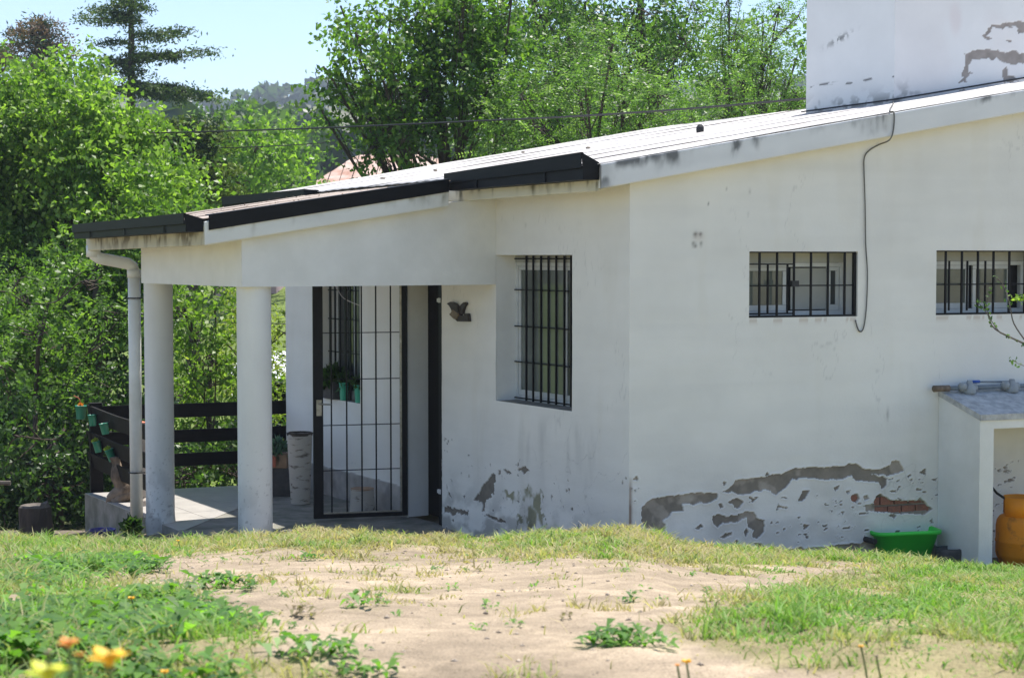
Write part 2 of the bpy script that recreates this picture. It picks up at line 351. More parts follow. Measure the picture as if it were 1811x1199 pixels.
# ------------------------------------------------------------------ house
house = empty('house', (*K, 0), 'white plastered single-storey house with low sloping roof, columned porch and flaking wall base', 'house')
WHITE = np.array([.80, .78, .73])
def px_on(F_o, d, pts, sc=1.0, off=(0, 0)):     # pixel outline -> (s, z) outline on a wall
    out = []
    for (x, y) in pts:
        P = vpt(off[0]+x/sc, off[1]+y/sc, F_o, d); out.append((float((P[:2]-F_o)@d), float(P[2])))
    return out
cz = lambda pts: px_on(K, BP, pts, 1.927, (760, 780))
DMG_B = [cz(p) for p in [
    [(722, 225), (745, 205), (790, 192), (850, 182), (915, 176), (978, 178), (982, 198), (950, 212), (905, 208), (860, 215), (868, 238), (830, 240), (815, 258), (795, 270), (770, 285), (760, 300), (725, 292)],
    [(1000, 172), (1030, 150), (1042, 130), (1130, 122), (1200, 112), (1240, 92), (1340, 88), (1400, 86), (1450, 75), (1478, 92), (1530, 98), (1570, 84), (1572, 68), (1602, 70), (1615, 100), (1600, 112), (1540, 114), (1515, 110), (1480, 118), (1440, 118), (1410, 128), (1350, 130), (1290, 126), (1240, 128), (1215, 160), (1180, 182), (1150, 168), (1110, 168), (1080, 182), (1040, 176)],
    [(963, 258), (985, 246), (1010, 258), (1050, 250), (1075, 240), (1105, 240), (1115, 262), (1145, 270), (1142, 305), (1118, 335), (1100, 330), (1104, 305), (1086, 295), (1080, 262), (1040, 276), (1000, 280), (980, 296), (966, 285)],
    [(1016, 208), (1030, 196), (1050, 194), (1066, 208), (1058, 226), (1040, 230), (1034, 218)],
    [(1255, 205), (1262, 185), (1272, 168), (1292, 168), (1286, 190), (1270, 204)],
    [(1435, 118), (1500, 112), (1560, 125), (1556, 150), (1540, 165), (1528, 140), (1480, 138), (1440, 130)],
    [(1480, 216), (1510, 212), (1520, 190), (1540, 180), (1560, 200), (1600, 205), (1660, 206), (1668, 190), (1690, 208), (1712, 232), (1680, 250), (1650, 248), (1600, 246), (1540, 240), (1492, 240)],
    [(1434, 196), (1440, 182), (1458, 180), (1464, 196), (1452, 212), (1438, 206)], [(1474, 188), (1490, 182), (1498, 194), (1484, 200)],
    [(984, 326), (1005, 314), (1030, 311), (1028, 322), (1000, 329)], [(1036, 350), (1046, 334), (1054, 340), (1044, 356)],
    [(1563, 252), (1580, 244), (1592, 250), (1582, 262)], [(1378, 158), (1396, 150), (1396, 162), (1384, 172)], [(1418, 168), (1432, 164), (1434, 176), (1422, 178)],
    [(765, 284), (785, 272), (804, 282), (800, 304), (782, 316), (768, 302)], [(872, 212), (915, 206), (926, 212), (900, 216)], [(985, 216), (998, 212), (998, 224), (988, 228)],
    [(905, 300), (922, 282), (934, 292), (915, 302)], [(1070, 310), (1080, 300), (1090, 312), (1076, 328)], [(1100, 350), (1130, 348), (1140, 362), (1110, 358)],
    [(1400, 240), (1412, 238), (1408, 252)], [(1628, 114), (1640, 112), (1636, 126)], [(1700, 268), (1714, 262), (1718, 274)], [(1710, 130), (1728, 122), (1722, 140)], [(1275, 316), (1290, 312), (1284, 322)],
    [(1200, 374), (1250, 364), (1330, 362), (1400, 352), (1490, 345), (1560, 345), (1700, 350), (1780, 360), (1790, 440), (1200, 420)]]]
BRICK_P = [cz([(1515, 208), (1528, 186), (1552, 190), (1570, 202), (1668, 202), (1690, 208), (1710, 234), (1610, 242), (1520, 238)]), cz([(1437, 196), (1443, 185), (1456, 184), (1461, 196), (1450, 208), (1440, 204)])]
ca_ = lambda pts: px_on(K, A, pts, 1.927, (760, 780))
DMG_A = [ca_(p) for p in [
    [(150, 198), (175, 160), (200, 130), (208, 108), (226, 116), (222, 150), (218, 180), (200, 196), (188, 206), (186, 240), (176, 240), (178, 208), (160, 205)],
    [(44, 222), (70, 226), (110, 232), (134, 238), (130, 252), (100, 246), (80, 252), (60, 240), (44, 250)],
    [(60, 165), (70, 175), (76, 195), (66, 190)], [(110, 186), (120, 182), (118, 194)], [(180, 250), (240, 262), (262, 275), (250, 280), (200, 262)], [(236, 98), (244, 100), (242, 116), (236, 112)], [(250, 96), (275, 100), (280, 112), (262, 110)],
    [(300, 92), (330, 88), (340, 100), (322, 110), (310, 104)]]]
GREEN_A = ca_([(240, 175), (290, 168), (320, 172), (330, 150), (380, 165), (388, 205), (380, 250), (400, 290), (290, 290), (300, 260), (330, 250), (320, 220), (270, 205)])
def damage(S, Z_, polys, warp=.02):
    ws = S+warp*(fbm(S*26+3, Z_*26, 5)-.5)*1.7; wz = Z_+warp*(fbm(S*26+50, Z_*26+9, 5)-.5)*1.5
    m = np.zeros(S.shape, bool)
    for p in polys: m |= inpoly(ws, wz, p)
    return m
def wall_grid(name, F, slines, zlines, openings, colfn, topfn=None, label=None):
    S, Z_ = np.meshgrid(slines, zlines)
    c, off = colfn(S, Z_)
    if topfn is not None:
        T = topfn(S); Z_ = np.minimum(Z_, T)
    o0 = np.array(F(0, 0, 0)); ds = np.array(F(1, 0, 0))-o0; dn = np.array(F(0, 1, 0))-o0
    V = o0+S[..., None]*ds+off[..., None]*dn; V[..., 2] = Z_
    ny, nx = S.shape; I = np.arange(ny*nx).reshape(ny, nx)
    Q = np.stack([I[:-1, :-1], I[:-1, 1:], I[1:, 1:], I[1:, :-1]], -1)
    sc = (S[:-1, :-1]+S[1:, 1:])/2; zc = (zlines[:-1]+zlines[1:])[:, None]/2+0*sc
    keep = np.ones(sc.shape, bool)
    for (a, b, z0, z1) in openings: keep &= ~((sc > a) & (sc < b) & (zc > z0) & (zc < z1))
    if topfn is not None: keep &= (zlines[:-1][:, None]+0*sc) < topfn(sc)
    Q = Q[keep]
    if np.cross(ds, [0, 0, 1])@dn < 0: Q = Q[:, ::-1]
    o = npmesh(name, V.reshape(-1, 3), Q, M['plaster'], c.reshape(-1, 3), house)
    if label: o['label'] = label
    return o
def lines(a, b, step, extra):
    l = list(np.arange(a, b, step))+[b]+list(extra); l = np.array(sorted(set(np.round(l, 4))))
    k = [l[0]]
    for q in l[1:]:
        if q-k[-1] < step*.25 and round(q, 4) not in [round(e, 4) for e in extra]: continue
        if q-k[-1] < step*.25 and round(q, 4) in [round(e, 4) for e in extra] and round(k[-1], 4) not in [round(e, 4) for e in extra]: k[-1] = q; continue
        k.append(q)
    return np.array(k)
GREY = np.array([.235, .205, .168])
def base_tone(S, Z_):
    n = fbm(S*1.3+8, Z_*1.6, 5)[..., None]; n2 = fbm(S*.6, Z_*7+3, 4)[..., None]
    n3 = sstep(.50, .66, fbm(S*1.0+31, Z_*9+3, 4))[..., None]; n4 = sstep(.55, .72, fbm(S*5+2, Z_*.9+8, 4))[..., None]; c = WHITE*(.93+.12*n)*(.95+.09*n2)*(1-.022*n3)*(1-.025*n4*np.array([.8, 1, 1.5]))
    return c
def dilate(d, n=1):
    o = d.copy()
    for i in range(n):
        p = o.copy(); p[1:] |= o[:-1]; p[:-1] |= o[1:]; p[:, 1:] |= o[:, :-1]; p[:, :-1] |= o[:, 1:]; o = p
    return o
def cracks(S, Z_, seed, thr=.0035):
    f = fbm(S*1.7+seed, Z_*1.7, 5); return np.exp(-((f-.5)/thr)**2)*sstep(.52, .66, fbm(S*.9+seed*2, Z_*.9, 2))
def specks(S, Z_, thr, sc=26):
    return (fbm(S*sc, Z_*sc+77, 3) > thr)
def col_B(S, Z_):
    c = base_tone(S, Z_); d = damage(S, Z_, DMG_B)
    # small flakes near the base
    zl = .62+.25*S/3
    sp = (fbm(S*17, Z_*38+77, 4) > .70) & (Z_ < .75) & (fbm(S*3, Z_*3, 2) > .5); d = d | sp
    n = fbm(S*18, Z_*18, 4)[..., None]
    c = np.where(d[..., None], (GREY+(np.array([.36, .315, .265])-GREY)*sstep(.5, .62, fbm(S*7+9, Z_*7, 4))[..., None])*(.7+.6*n), c)
    # damp greying above the flaked band, rust down the corner joint
    damp = sstep(1.1, .1, Z_)*sstep(.38, .65, fbm(S*2.5+5, Z_*4.5, 5)); c = c*(1-.22*damp[..., None]*(~d)[..., None])
    br = damage(S, Z_, BRICK_P, .012)
    rim = dilate(d, 2) & ~d; c = np.where(rim[..., None], c*.5+.5*np.array([.82, .80, .77]), c)
    ck = cracks(S, Z_, 3, .0022)[..., None]*.16; c = c*(1-ck)
    off = -.011*d-.022*br+.0035*rim+.003*(fbm(S*5, Z_*13, 3)-.5)
    rust = np.exp(-((S-.012)/.014)**2)*sstep(.92, .6, Z_+.25*fbm(S*3, Z_*14, 3))*.85
    c = c*(1-rust[..., None])+rust[..., None]*np.array([.16, .075, .035])
    # old fixing marks
    for (x, y, r) in [(1230, 415, 4.2), (1239, 415, 3.5), (1226, 432, 3), (1240, 432, 3), (1230, 434, 3.2), (1326, 338, 2.2), (1323, 380, 2), (1285, 333, 1.5), (1253, 361, 1.4)]:
        P = vpt(x, y, K, BP); s0 = (P[:2]-K)@BP; rr = r*.0042
        k = np.exp(-(((S-s0)**2+(Z_-P[2])**2)/rr**2))[..., None]; c = c*(1-.75*k)
    P = vpt(1236, 418, K, BP); s0 = (P[:2]-K)@BP
    k = np.exp(-(((S-s0)/.05)**2+((Z_-P[2])/.035)**2)**2)[..., None]*.18; c = c*(1-k)+k*np.array([.45, .3, .22])
    P = vpt(1570, 733, K, BP); s0 = (P[:2]-K)@BP; k = np.exp(-(((S-s0)/.012)**2+((Z_-P[2])/.045)**2))[..., None]*.35; c = c*(1-k)
    top = np.clip((2.95+.17*S-Z_), 0, 9); e = np.exp(-(top/.035)**2)*(fbm(S*9, Z_*20, 3) > .5)*.45
    c = c*(1-e[..., None])+e[..., None]*np.array([.42, .30, .12])
    for (a, b, z0, z1) in OPEN_B:   # rusty drips under the grilles
        k = ((S > a) & (S < b))*np.exp(-((z0-.02-Z_)/.02)**2)*(fbm(S*14, Z_*6, 3) > .5)*.35
        c = c*(1-k[..., None])+k[..., None]*np.array([.35, .2, .1])
    off = off+.006*(fbm(S*2.2, Z_*2.2, 3)-.5)
    return c, off
OPEN_B = [(.975, 1.910, 1.873, 2.362), (2.618, 3.600, 1.873, 2.372)]
OPEN_A = [(.750, 1.885, 1.157, 2.337), (2.800, 3.433, -.05, 2.19), (4.400, 5.240, .945, 2.25)]
sl_ = lines(0, 3.5, .0065, [o for q in OPEN_B for o in q[:2]]); sl_ = np.concatenate([sl_, lines(3.5, 7.5, .05, [3.6])[1:]])
zl_ = np.unique(np.concatenate([lines(-.15, .86, .0065, []), lines(.86, 4.2, .022, [o for q in OPEN_B for o in q[2:]])]))
topB = lambda S: 2.974-.17+.18*.986*(S+.276)+.02
wall_grid('wall', FB, sl_, zl_, OPEN_B, col_B, topB, 'long white wall with flaked plaster and bare brick near its base')
def col_A(S, Z_):
    c = base_tone(S+20, Z_); d = damage(S, Z_, DMG_A, .03); near = (S < 2.8)
    sp = specks(S, Z_, .775, 24) & (Z_ < .8) & near & (fbm(S*2.5+3, Z_*2.5, 2) > .5); d = d | sp
    n = fbm(S*18, Z_*18, 4)[..., None]
    c = np.where(d[..., None], GREY*.95*(.7+.5*n), c)
    gm = damage(S, Z_, [GREEN_A], .09)*sstep(.30, .56, fbm(S*12+2, Z_*10, 5))*.8
    c = c*(1-gm[..., None])+gm[..., None]*np.array([.19, .18, .07])
    # dirty streaks under the window
    st = sstep(1.15, .95, Z_)*sstep(.5, .75, fbm(S*6+1, Z_*1.2, 4))*sstep(.2, 1.2, Z_)*.22*(S < 2.2); c = c*(1-st[..., None])
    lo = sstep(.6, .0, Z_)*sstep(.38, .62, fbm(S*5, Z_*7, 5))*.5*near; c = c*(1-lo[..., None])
    # rough grey plinth along the porch
    pl = (Z_ < .27+.03*(fbm(S*9, Z_*2, 3)-.5)) & (S > 3.433)
    n3 = fbm(S*10, Z_*10, 5)[..., None]
    c = np.where(pl[..., None], np.array([.50, .46, .42])*(.45+.75*n3), c)
    rim = dilate(d, 1) & ~d; c = np.where(rim[..., None], c*.5+.5*np.array([.82, .80, .77]), c)
    ck = cracks(S, Z_, 13, .0022)[..., None]*.18; c = c*(1-ck)
    off = -.010*d+.003*rim+.012*pl+.003*(fbm(S*5, Z_*13, 3)-.5)+.006*(fbm(S*2.2+30, Z_*2.2, 3)-.5)
    return c, off
sa_ = lines(0, 2.8, .0085, [.75, 1.885]); sa_ = np.concatenate([sa_, lines(2.8, 6.14, .02, [3.433, 4.4, 5.24])[1:]])
za_ = np.unique(np.concatenate([lines(-.1, .95, .0085, [.945]), lines(.95, 2.84, .03, [1.157, 2.337, 2.19, 2.25])]))
wall_grid('wall', FA, sa_, za_, OPEN_A, col_A, None, 'stained white wall with the door and the tall barred window')
# hidden walls closing the house
mb = MB(); mb.box(FB, 7.5, 7.7, -6.0, 0, -.1, 3.9)
F2 = fr(K+A*6.14, B, A); mb.box(F2, .002, 7.2, -.2, 0, -.6, 2.9); mb.build('wall', M['white'], house)
# reveals of the openings (box lining, set 2 mm behind the wall face) + backing
def lining(F, a, b, z0, z1, depth, matr, sill=None):
    mb = MB(); t = .03; e = -.002
    mb.box(F, a-t, a, -depth, e, z0-t, z1+t); mb.box(F, b, b+t, -depth, e, z0-t, z1+t)
    mb.box(F, a, b, -depth, e, z1, z1+t)
    mb.box(F, a-t, b+t, -depth-.05, -depth-.002, z0-t, z1+t, 1)
    o = mb.build('reveal', [matr, M['void']], house)
    mb = MB(); mb.box(F, a, b, -depth, e-.004, z0-t, z0); mb.build('window_sill' if sill else 'threshold', sill or M['tile'], house)
def window(F, a, b, z0, z1, dep, header, panes, bars, inner, hbars, label, box=True, bar_off=-.03):
    """a window is one part of the house; its frame, panes, panels and bars are sub-parts"""
    m = MB(); zf1 = z1-header; fw = .028
    m.box(F, a+.001, b-.001, -dep+.006, -dep+.046, z0+.001, z0+.04); m.box(F, a+.001, b-.001, -dep+.006, -dep+.046, zf1-.03, zf1)
    m.box(F, a+.001, a+fw, -dep+.006, -dep+.046, z0+.042, zf1-.032); m.box(F, b-fw, b-.001, -dep+.006, -dep+.046, z0+.042, zf1-.032)
    W = m.build('window', M['alu'], house); W['label'] = label
    hb = MB(); hb.box(F, a+.002, b-.002, -dep+.004, -dep+.05, zf1+.002, z1-.002); hb.build('lintel_board', M['curtain'], W)
    for (pa, pb, kind) in panes:
        k = MB(); f2 = .03
        if kind == 'panel':
            k.box(F, pa, pb, -dep+.010, -dep+.018, z0+.05, zf1-.04); k.build('blind', M['curtain'], W); continue
        k.box(F, pa, pb, -dep+.018, -dep+.036, z0+.042, z0+.085); k.box(F, pa, pb, -dep+.018, -dep+.036, zf1-.06, zf1-.032)
        k.box(F, pa, pa+f2, -dep+.018, -dep+.036, z0+.087, zf1-.062); k.box(F, pb-f2, pb, -dep+.018, -dep+.036, z0+.087, zf1-.062)
        k.build('sash', M['alu'], W)
        k = MB(); k.box(F, pa+f2, pb-f2, -dep+.024, -dep+.029, z0+.086, zf1-.061); k.build('pane', M['pane'] if kind == 'pane' else M['pane_dark'], W)
    # grille
    t = .007
    for s in bars: MB().box(F, s-t, s+t, bar_off-t, bar_off+t, z0+.006, z1-.006).build('bar', M['black'], W)
    for (s, zt) in inner: MB().box(F, s-.006, s+.006, bar_off-.075, bar_off-.063, z0+.03, zt).build('bar', M['black'], W)
    for z in hbars: MB().box(F, a+.006, b-.003, bar_off-t-.010, bar_off-t-.001, z-.005, z+.005).build('crossbar', M['black'], W)
    if box:
        q = MB(); q.box(F, a+.002, b-.002, bar_off-.02, bar_off+.012, z0+.001, z0+.014); q.box(F, a+.002, b-.002, bar_off-.008, bar_off+.008, z1-.010, z1-.001)
        q.box(F, a+.001, a+.010, bar_off-.02, bar_off+.012, z0+.015, z1-.011); q.box(F, b-.02, b-.001, bar_off-.02, bar_off+.012, z0+.015, z1-.011)
        q.build('grille_frame', M['black'], W)
    return W
def sB(x, y=500): P = vpt(x, y, K-NB*.03, BP); return float((P[:2]-K)@BP)
def sA(x, y=600): P = vpt(x, y, K-NA*.165, A); return float((P[:2]-K)@A)
for (a, b, z0, z1) in OPEN_B: lining(FB, a, b, z0, z1, .27, M['white'], M['plinth'])
a, b, z0, z1 = OPEN_B[0]
W1 = window(FB, a, b, z0, z1, .25, .085, [(a+.03, a+.44, 'pane'), (a+.49, a+.80, 'panel'), (a+.80, b-.03, 'dark')], [sB(x) for x in (1343, 1374, 1404, 1434, 1464, 1493.6)], [(sB(x), z1-.09) for x in (1331, 1366, 1401)], [z0+.235], 'wide low barred window nearer the house corner, grey blind drawn')
k = MB(); k.box(FB, sB(1399), sB(1411), -.05, -.012, 2.10, 2.145); k.build('padlock', M['rubber'], W1)
for zz in (z1-.10, z0+.02): MB().box(FB, a+.02, a+.44, -.105, -.093, zz, zz+.011).build('crossbar', M['black'], W1)
a, b, z0, z1 = OPEN_B[1]
window(FB, a, b, z0, z1, .25, .085, [(a+.03, a+.46, 'pane'), (a+.50, b-.12, 'pane')], [sB(x) for x in (1672, 1700.7, 1729, 1756.5, 1784.5, 1812)], [(sB(x), z1-.08) for x in (1688, 1720, 1752)], [z0+.235], 'wide low barred window at the right edge above the gas niche')
a, b, z0, z1 = OPEN_A[0]; lining(FA, a, b, z0, z1, .26, M['white'], M['plinth'])
window(FA, a, b, z0, z1, .235, .06, [(a+.05, a+.42, 'dark'), (a+.38, b-.03, 'pane')], [sA(x) for x in (931, 943, 956.7, 970, 983.6, 998, 1010)], [], [2.056, 1.76, 1.47, z0+.02, z1-.03], 'tall white sash window behind six dark bars beside the door', box=False, bar_off=-.165)
a, b, z0, z1 = OPEN_A[2]; lining(FA, a, b, z0, z1, .22, M['white'], M['plinth'])
window(FA, a, b, z0, z1, .18, .04, [(a+.02, a+.42, 'pane'), (a+.40, b-.02, 'dark')], [a+.08+.115*i for i in range(7)], [], [2.0, 1.72, 1.4], 'barred porch window seen through the gate, pots on its sill', box=False, bar_off=-.05)
# doorway and door
a, b, z0, z1 = OPEN_A[1]
mb = MB(); mb.box(FA, b, b+.03, -.205, -.002, 0, z1); mb.box(FA, a-.03, a, -.205, -.002, 0, z1); mb.box(FA, a, b, -.205, -.002, z1, z1+.03); mb.build('reveal', M['white'], house)
dr = MB().box(FA, a-.03, b+.03, -.25, -.208, .01, 2.19).build('door', M['door'], house)
MB().box(FA, a, a+.05, -.19, .004, .01, 2.185).build('door_frame', M['black'], house)
for z in (1.95, .30): MB().box(FA, a+.012, a+.052, .0045, .010, z-.02, z+.02).box(FA, a+.052, a+.075, -.01, .008, z-.015, z+.015).build('strike_plate', M['alu'], dr)
# gate
GH = np.array([-.935, 15.075]); GF = np.array([-1.737, 14.859]); gd = GF-GH; gw = np.hypot(*gd); gd /= gw; gn = np.array([-gd[1], gd[0]]); gn = gn if gn[1] < 0 else -gn
FG = fr(GH, gd, gn); m = MB(); zt = 2.13
m.box(FG, 0, .05, -.02, .02, .02, zt); m.box(FG, gw-.075, gw+.01, -.02, .02, .02, zt); m.box(FG, .051, gw-.056, -.02, .02, .02, .055); m.box(FG, .051, gw-.056, -.02, .02, zt-.035, zt)
gate = m.build('gate', M['black'], house); gate['label'] = 'open black barred security gate standing ajar'
m = MB(); m.box(FG, .051, .066, -.012, .012, .058, zt-.04); m.box(FG, gw-.072, gw-.057, -.012, .012, .058, zt-.04); m.box(FG, .067, gw-.073, -.012, .012, .058, .070); m.build('inner_frame', M['steel'], gate)
for x in (586, 613, 639.6, 665, 691):
    P = vpt(x, 700, GH, gd); s = float((P[:2]-GH)@gd); MB().box(FG, s-.006, s+.006, -.006, .006, .07, zt-.04).build('bar', M['black'], gate)
for z in (1.655, 1.245, .84, .44): MB().box(FG, .067, gw-.073, -.0115, -.007, z-.004, z+.004).build('crossbar', M['black'], gate)
MB().box(FG, gw-.06, gw-.015, .0205, .030, .93, 1.07).tube([FG(gw-.035, .03, 1.035), FG(gw-.035, .055, 1.035), FG(gw-.14, .058, 1.03)], .007, 8).build('handle', M['steel'], gate)
# porch beams, columns
m = MB(); zb = 2.098
ztop = lambda P: min(zporch(P)-.10, 2.803)
p = [EC, EC+B*2.19, EC+B*2.19-NBM*.2, EC-NBM*.2+B*.2]
m.poly([EC, EC+B*2.193, EC+B*2.193-NBM*.2, EC-NBM*.2+B*.2], zb, ztop); m.build('beam', M['white'], house)
m = MB(); Le = EC+A*2.28; m.poly([EC-B*.001, EC-NBM*.2+B*.199, Le+B*.2, Le], zb, ztop); m.build('beam', M['white'], house)
# wall strip above the beam's end, up to the roof
for (cx_, cy_, r) in ((-1.955, 12.845, .130), (-3.090, 14.82, .124)):
    th_ = np.linspace(0, 2*math.pi, 97)[:-1]; zz_ = np.linspace(-.3, zb-.001, 260); TH, ZZ = np.meshgrid(th_, zz_)
    rr_ = r*(1+.012*(fbm(TH*1.0+cx_*7, ZZ*1.6, 3)-.5))+.006*np.exp(-((ZZ+.0)/.05)**2)
    Vc = np.stack([cx_+rr_*np.cos(TH), cy_+rr_*np.sin(TH), ZZ], -1).reshape(-1, 3); I = np.arange(Vc.shape[0]).reshape(260, 96); J = np.roll(I, -1, 1)
    Qc = np.stack([I[:-1], J[:-1], J[1:], I[1:]], -1).reshape(-1, 4); pxx = TH*r+cx_*9
    cc_ = np.array([.76, .755, .72])*(.86+.2*fbm(pxx*6, ZZ*1.1, 5))[..., None]
    gr = sstep(.75, .0, ZZ)*sstep(.42, .62, fbm(pxx*9, ZZ*6, 5))*.38; sk = (fbm(pxx*55, ZZ*55, 3) > .76-.09*sstep(.5, .05, ZZ))*sstep(1.3, .0, ZZ)*.55
    cc_ = cc_*(1-gr[..., None]); cc_ = cc_*(1-sk[..., None])+sk[..., None]*np.array([.25, .24, .22])
    npmesh('column', Vc, Qc, M['plaster'], cc_.reshape(-1, 3), house, smooth=True)
# roofs: slab + overlapping ribbed sheets
def slab(corner, d1, L1, d2, L2, zf, t0, t1, name, parent, mt):
    c = corner; pts = [c, c+d1*L1, c+d1*L1+d2*L2, c+d2*L2]
    return MB().poly(pts, lambda P: zf(P)-t1, lambda P: zf(P)-t0).build(name, mt, parent)
RL = 5.0; RA = 7.1
roof = slab(FE+BP*.003-NB*.003, BP, RL-.01, A, RA, zroof, .02, .17, 'roof', house, M['white'])
roof['label'] = 'white painted sheet roof over the main house'
ridge = FE+BP*RL; zback = lambda P: zroof(ridge)-.18*((np.asarray(P)-ridge)@B)-.008*((np.asarray(P)-ridge)@A)+0.0
MB().poly([ridge, ridge+BP*3.2, ridge+BP*3.2+A*RA, ridge+A*RA], lambda P: zback(P)-.17, lambda P: zback(P)+.01).build('roof', M['roof'], house)
def sheets(corner, d1, L1, d2, widths, zf, mt, parent, nm='roof_sheet', rib=.0032, pitch=.19, jag=.02):
    a0 = 0
    for i, wd in enumerate(widths):
        n = max(4, int(wd/(pitch/4))); nb = 14; V = []; 
        us = np.linspace(0, L1, nb+1); vs_ = np.linspace(a0, a0+wd+.03, n+1)
        U, Vv = np.meshgrid(us, vs_)
        end = (jag*(fbm(Vv*3+i, U*0+2, 3)-.5)); U2 = U+np.where(U >= L1-1e-6, end, 0)
        P = corner+U2[..., None]*d1+Vv[..., None]*d2
        z = zf(P)+rib*np.cos((Vv-a0)*2*math.pi/pitch)+.012*(fbm(U*1.2+i*7, Vv*1.5, 3)-.5)-.002*(Vv-a0)/wd
        top = np.concatenate([P, z[..., None]], -1).reshape(-1, 3); bot = top-[0, 0, .006]
        ny, nx = U.shape; I = np.arange(ny*nx).reshape(ny, nx); N = ny*nx
        q = np.stack([I[:-1, :-1], I[:-1, 1:], I[1:, 1:], I[1:, :-1]], -1).reshape(-1, 4)
        loop = list(I[0, :])+list(I[1:, -1])+list(I[-1, -2::-1])+list(I[-2:0:-1, 0])
        side = [(loop[j], loop[(j+1) % len(loop)], loop[(j+1) % len(loop)]+N, loop[j]+N) for j in range(len(loop))]
        npmesh(nm, np.concatenate([top, bot]), np.concatenate([q, q[:, ::-1]+N, np.array(side)[:, ::-1]]), mt, None, parent, smooth=False)
        a0 += wd
sheets(FE-BP*.02, BP, RL+.02, A, [.9]*7+[.8], lambda P: zroof(P)+.006, M['roof'], roof)
pslab = slab(PC+B*.004-NBM*.004, B, 2.02, A, 2.86, zporch, .02, .19, 'porch_roof', house, M['white'])
pslab['label'] = 'lower dusty brown sheet roof over the porch'
sheets(PC, B, 2.05, A, [.75, .75, .75, .63], lambda P: zporch(P)+.004, M['roofp'], pslab, jag=0)
# fascias with drip stains
def fascia(F, s0, s1, zt_, zb_, off, base, stain, amount, name='fascia', seed=0, spots=None):
    ss = np.linspace(s0, s1, int(abs(s1-s0)/.007)+2); tt = np.linspace(0, 1, 14); S, T = np.meshgrid(ss, tt)
    Zt = np.array([zt_(np.array(F(s, 0, 0)[:2])) for s in ss]); Zb = np.array([zb_(np.array(F(s, 0, 0)[:2])) for s in ss])
    Z_ = Zb[None]*(1-T)+Zt[None]*T
    n = fbm(S*9+seed, T*.8+3+seed, 5); big = fbm(S*1.7+seed*3, T*0+5, 3); d = sstep(.52-amount*.2, .70-amount*.15, n*.55+big*.45+.10*(T-.5))*sstep(-.4, .7, T)
    if spots is not None:
        d = np.zeros(S.shape)
        for (sc_, wd_, st_, dp_) in spots: d = np.maximum(d, st_*np.exp(-((S-sc_)/wd_)**2)*sstep(1-dp_, 1, T+.5*(fbm(S*16+seed, T*.7, 4)-.5)))
        d = np.clip(d*(.4+1.4*sstep(.35, .6, fbm(S*14+2, T*1.2, 4))), 0, 1)
    base = np.array(base); c = base*(.92+.12*fbm(S*3, T*2, 3))[..., None]; k = (d*.85)[..., None]*(.3+.7*amount); c = c*(1-k)+k*np.array(stain)
    o0 = np.array(F(0, 0, 0)); ds = np.array(F(1, 0, 0))-o0; dn = np.array(F(0, 1, 0))-o0
    ny, nx = S.shape; I = np.arange(ny*nx).reshape(ny, nx); N = ny*nx
    front = o0+S[..., None]*ds+(off)*dn; front[..., 2] = Z_; back = front-dn*.03
    q = np.stack([I[:-1, :-1], I[:-1, 1:], I[1:, 1:], I[1:, :-1]], -1).reshape(-1, 4)
    loop = list(I[0, :])+list(I[1:, -1])+list(I[-1, -2::-1])+list(I[-2:0:-1, 0])
    sd = np.array([(loop[j], loop[j]+N, loop[(j+1) % len(loop)]+N, loop[(j+1) % len(loop)]) for j in range(len(loop))])
    if np.cross(ds, [0, 0, 1])@dn < 0: q = q[:, ::-1]; sd = sd[:, ::-1]
    return npmesh(name, np.concatenate([front.reshape(-1, 3), back.reshape(-1, 3)]), np.concatenate([q, q[:, ::-1]+N, sd]), M['plaster'], np.concatenate([c.reshape(-1, 3)]*2), house)
FR = fr(FE, BP, NB)
f_ = fascia(FR, -.002, RL, lambda P: zroof(P)-.002, lambda P: zroof(P)-.175, .03, (.74, .745, .75), (.07, .075, .08), 1.0, seed=3, spots=[(.02, .07, .9, 1.6), (.25, .28, .75, .5), (.55, .10, .8, .8), (1.0, .5, .25, .2), (1.06, .05, .8, .9), (1.22, .03, .6, .7), (2.2, .07, .85, 1.0), (2.33, .03, .9, 1.0), (2.0, .3, .3, .4), (3.25, .08, .6, .35), (3.6, .4, .2, .3)]); f_['label'] = 'pale grey sloping roof edge above the long wall'
FEA = fr(FE, A, NA)
